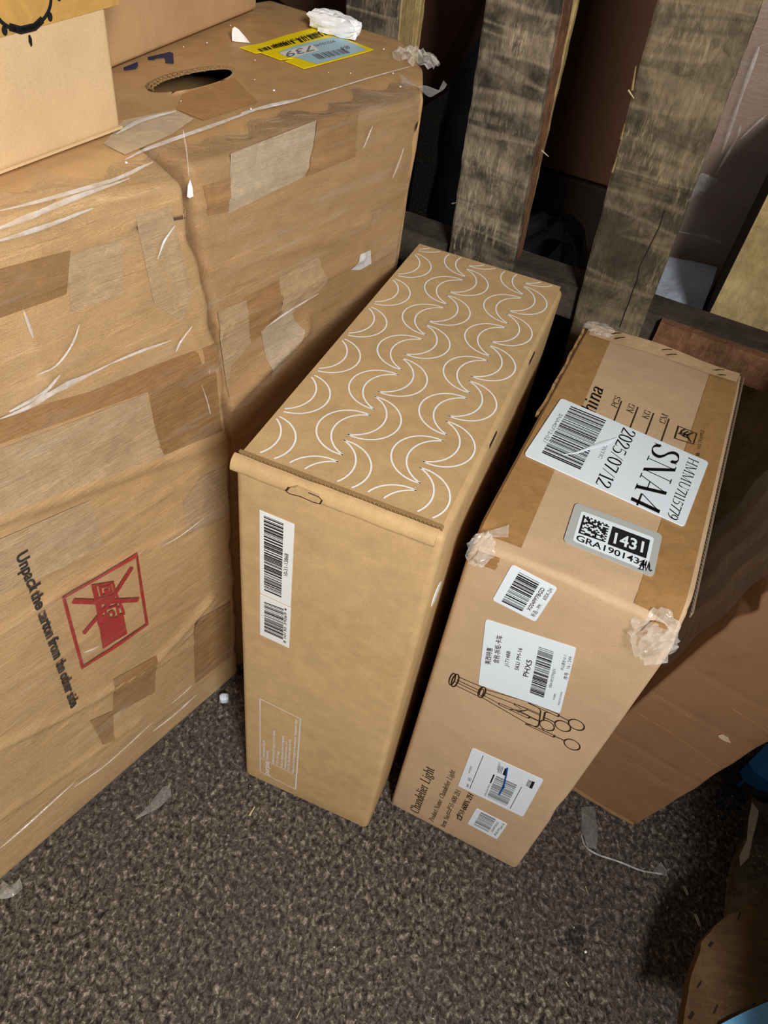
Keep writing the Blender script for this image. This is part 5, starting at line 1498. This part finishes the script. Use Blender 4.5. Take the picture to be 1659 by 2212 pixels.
# splinters on the floor
for i, (p, q, w_, lab) in enumerate((((538, 1762), (550, 1742), 0.0030, 'pale wood splinter on the floor below the moon carton'), ((1265, 1915), (1270, 1930), 0.0012, 'thin pale splinter on the floor right of centre'),
                                ((640, 2200), (650, 2180), 0.0012, 'thin pale splinter at the bottom edge of the floor'), ((1222, 2120), (1230, 2132), 0.0014, 'short pale splinter low on the floor, right of centre'),
                                ((385, 1978), (387, 1970), 0.0014, 'short pale splinter on the floor at lower left'))):
    V, Fs = shard('wood_splinter', FLOOR, p, q, w_, m_splinter, None, 0.0012)
    centered('wood_splinter', V, Fs, m_splinter, lab, 'splinter')
# staples on the right of the floor
for i, (p, q, lab) in enumerate((((1475, 1915), (1483, 1934), 'bright metal staple on the floor above another staple, lower right'), ((1499, 1975), (1509, 2001), 'bright metal staple on the floor nearest the brown deck board'))):
    V, Fs = [], []
    a, c_ = FLOOR.px(p, 0.002), FLOOR.px(q, 0.002)
    t = norm(c_ - a); s = np.cross(Z, t)
    strip([a, c_], s * 0.0010, Z * 0.001); strip([a + s * 0.0022, c_ + s * 0.0022], s * 0.0010, Z * 0.001)
    strip([c_ - t * 0.001, c_ + t * 0.0002], s * 0.0032, Z * 0.001)
    centered('staple', V, Fs, m_metal, lab, 'staple')
b = Pan(FLOOR, 0.0006)
r_ = random.Random(5)
b.polypx([(1240 + 22 * math.cos(t) * r_.uniform(0.75, 1.1), 2030 + 34 * math.sin(t) * r_.uniform(0.8, 1.1)) for t in np.linspace(0, 2 * math.pi, 18, endpoint=False)])
m_spot = NT('dark_stain'); n_ = m_spot.noise(m_spot.coords(), 220, 4, 0.7)
m_spot.l(m_spot.ramp(n_, [(0.40, 0.0), (0.60, 0.75)]), m_spot.b.inputs['Alpha'])
b.build('dark_stain', m_spot.done(srgb(34, 36, 36), 0.9), fl)
# loose film scraps on the floor
def floor_film(name, pts, label, m, amp=0.004, seed=1):
    r = np.random.RandomState(seed)
    Q = [FLOOR.px(p, 0.003) for p in pts]
    c_ = np.mean(Q, axis=0); V = [c_ + Z * amp]
    n = 0
    ring = []
    for i in range(len(Q)):
        for t in (0, 0.5):
            ring.append(Q[i] * (1 - t) + Q[(i + 1) % len(Q)] * t + Z * r.uniform(0, amp))
    mid = [(q + c_) / 2 + Z * r.uniform(0, amp * 1.5) for q in ring]
    V += mid + ring; k = len(ring)
    Fs = [[0, 1 + i, 1 + (i + 1) % k] for i in range(k)] + [[1 + i, 1 + k + i, 1 + k + (i + 1) % k, 1 + (i + 1) % k] for i in range(k)]
    return centered(name, V, Fs, m, label, 'plastic film', None, True, False)
floor_film('film_scrap', [(290, 1772), (325, 1735), (352, 1700), (366, 1695), (370, 1718), (345, 1745)], 'thin triangular scrap of clear film on the floor at left', m_film3, 0.001, 2)
tl_ = floor_film('film_strip', [(1255, 1745), (1283, 1742), (1290, 1800), (1288, 1835), (1268, 1830), (1256, 1790)], 'strip of clear film trailing on the floor under the leaning carton', m_film3, 0.003, 3)
rp = catmull([(1256, 1805), (1265, 1828), (1290, 1845), (1340, 1862), (1385, 1880), (1430, 1888)], 6)
V, Fs = [], []
for i, q in enumerate(rp):
    p = FLOOR.px(q, 0.004 + 0.001 * math.sin(i)); V += [p - np.array([0.0007, 0.0012, 0]), p + Z * 0.0016, p + np.array([0.0007, 0.0012, 0])]
for i in range(len(rp) - 1): Fs += [[3 * i, 3 * i + 1, 3 * i + 4, 3 * i + 3], [3 * i + 1, 3 * i + 2, 3 * i + 5, 3 * i + 4]]
link_mesh('gathered_edge', V, Fs, m_filmwhite, tl_, True)
b = Pan(FLOOR, 0.004); b.polypx([(1412, 1880), (1428, 1862), (1440, 1880), (1442, 1892), (1420, 1890)]); b.build('film_tip', m_film3, tl_)
floor_film('film_wad', [(-10, 1945), (8, 1905), (22, 1915), (45, 1900), (50, 1920), (30, 1940)], 'small wad of clear film on the floor at the left edge', m_film2, 0.006, 4)
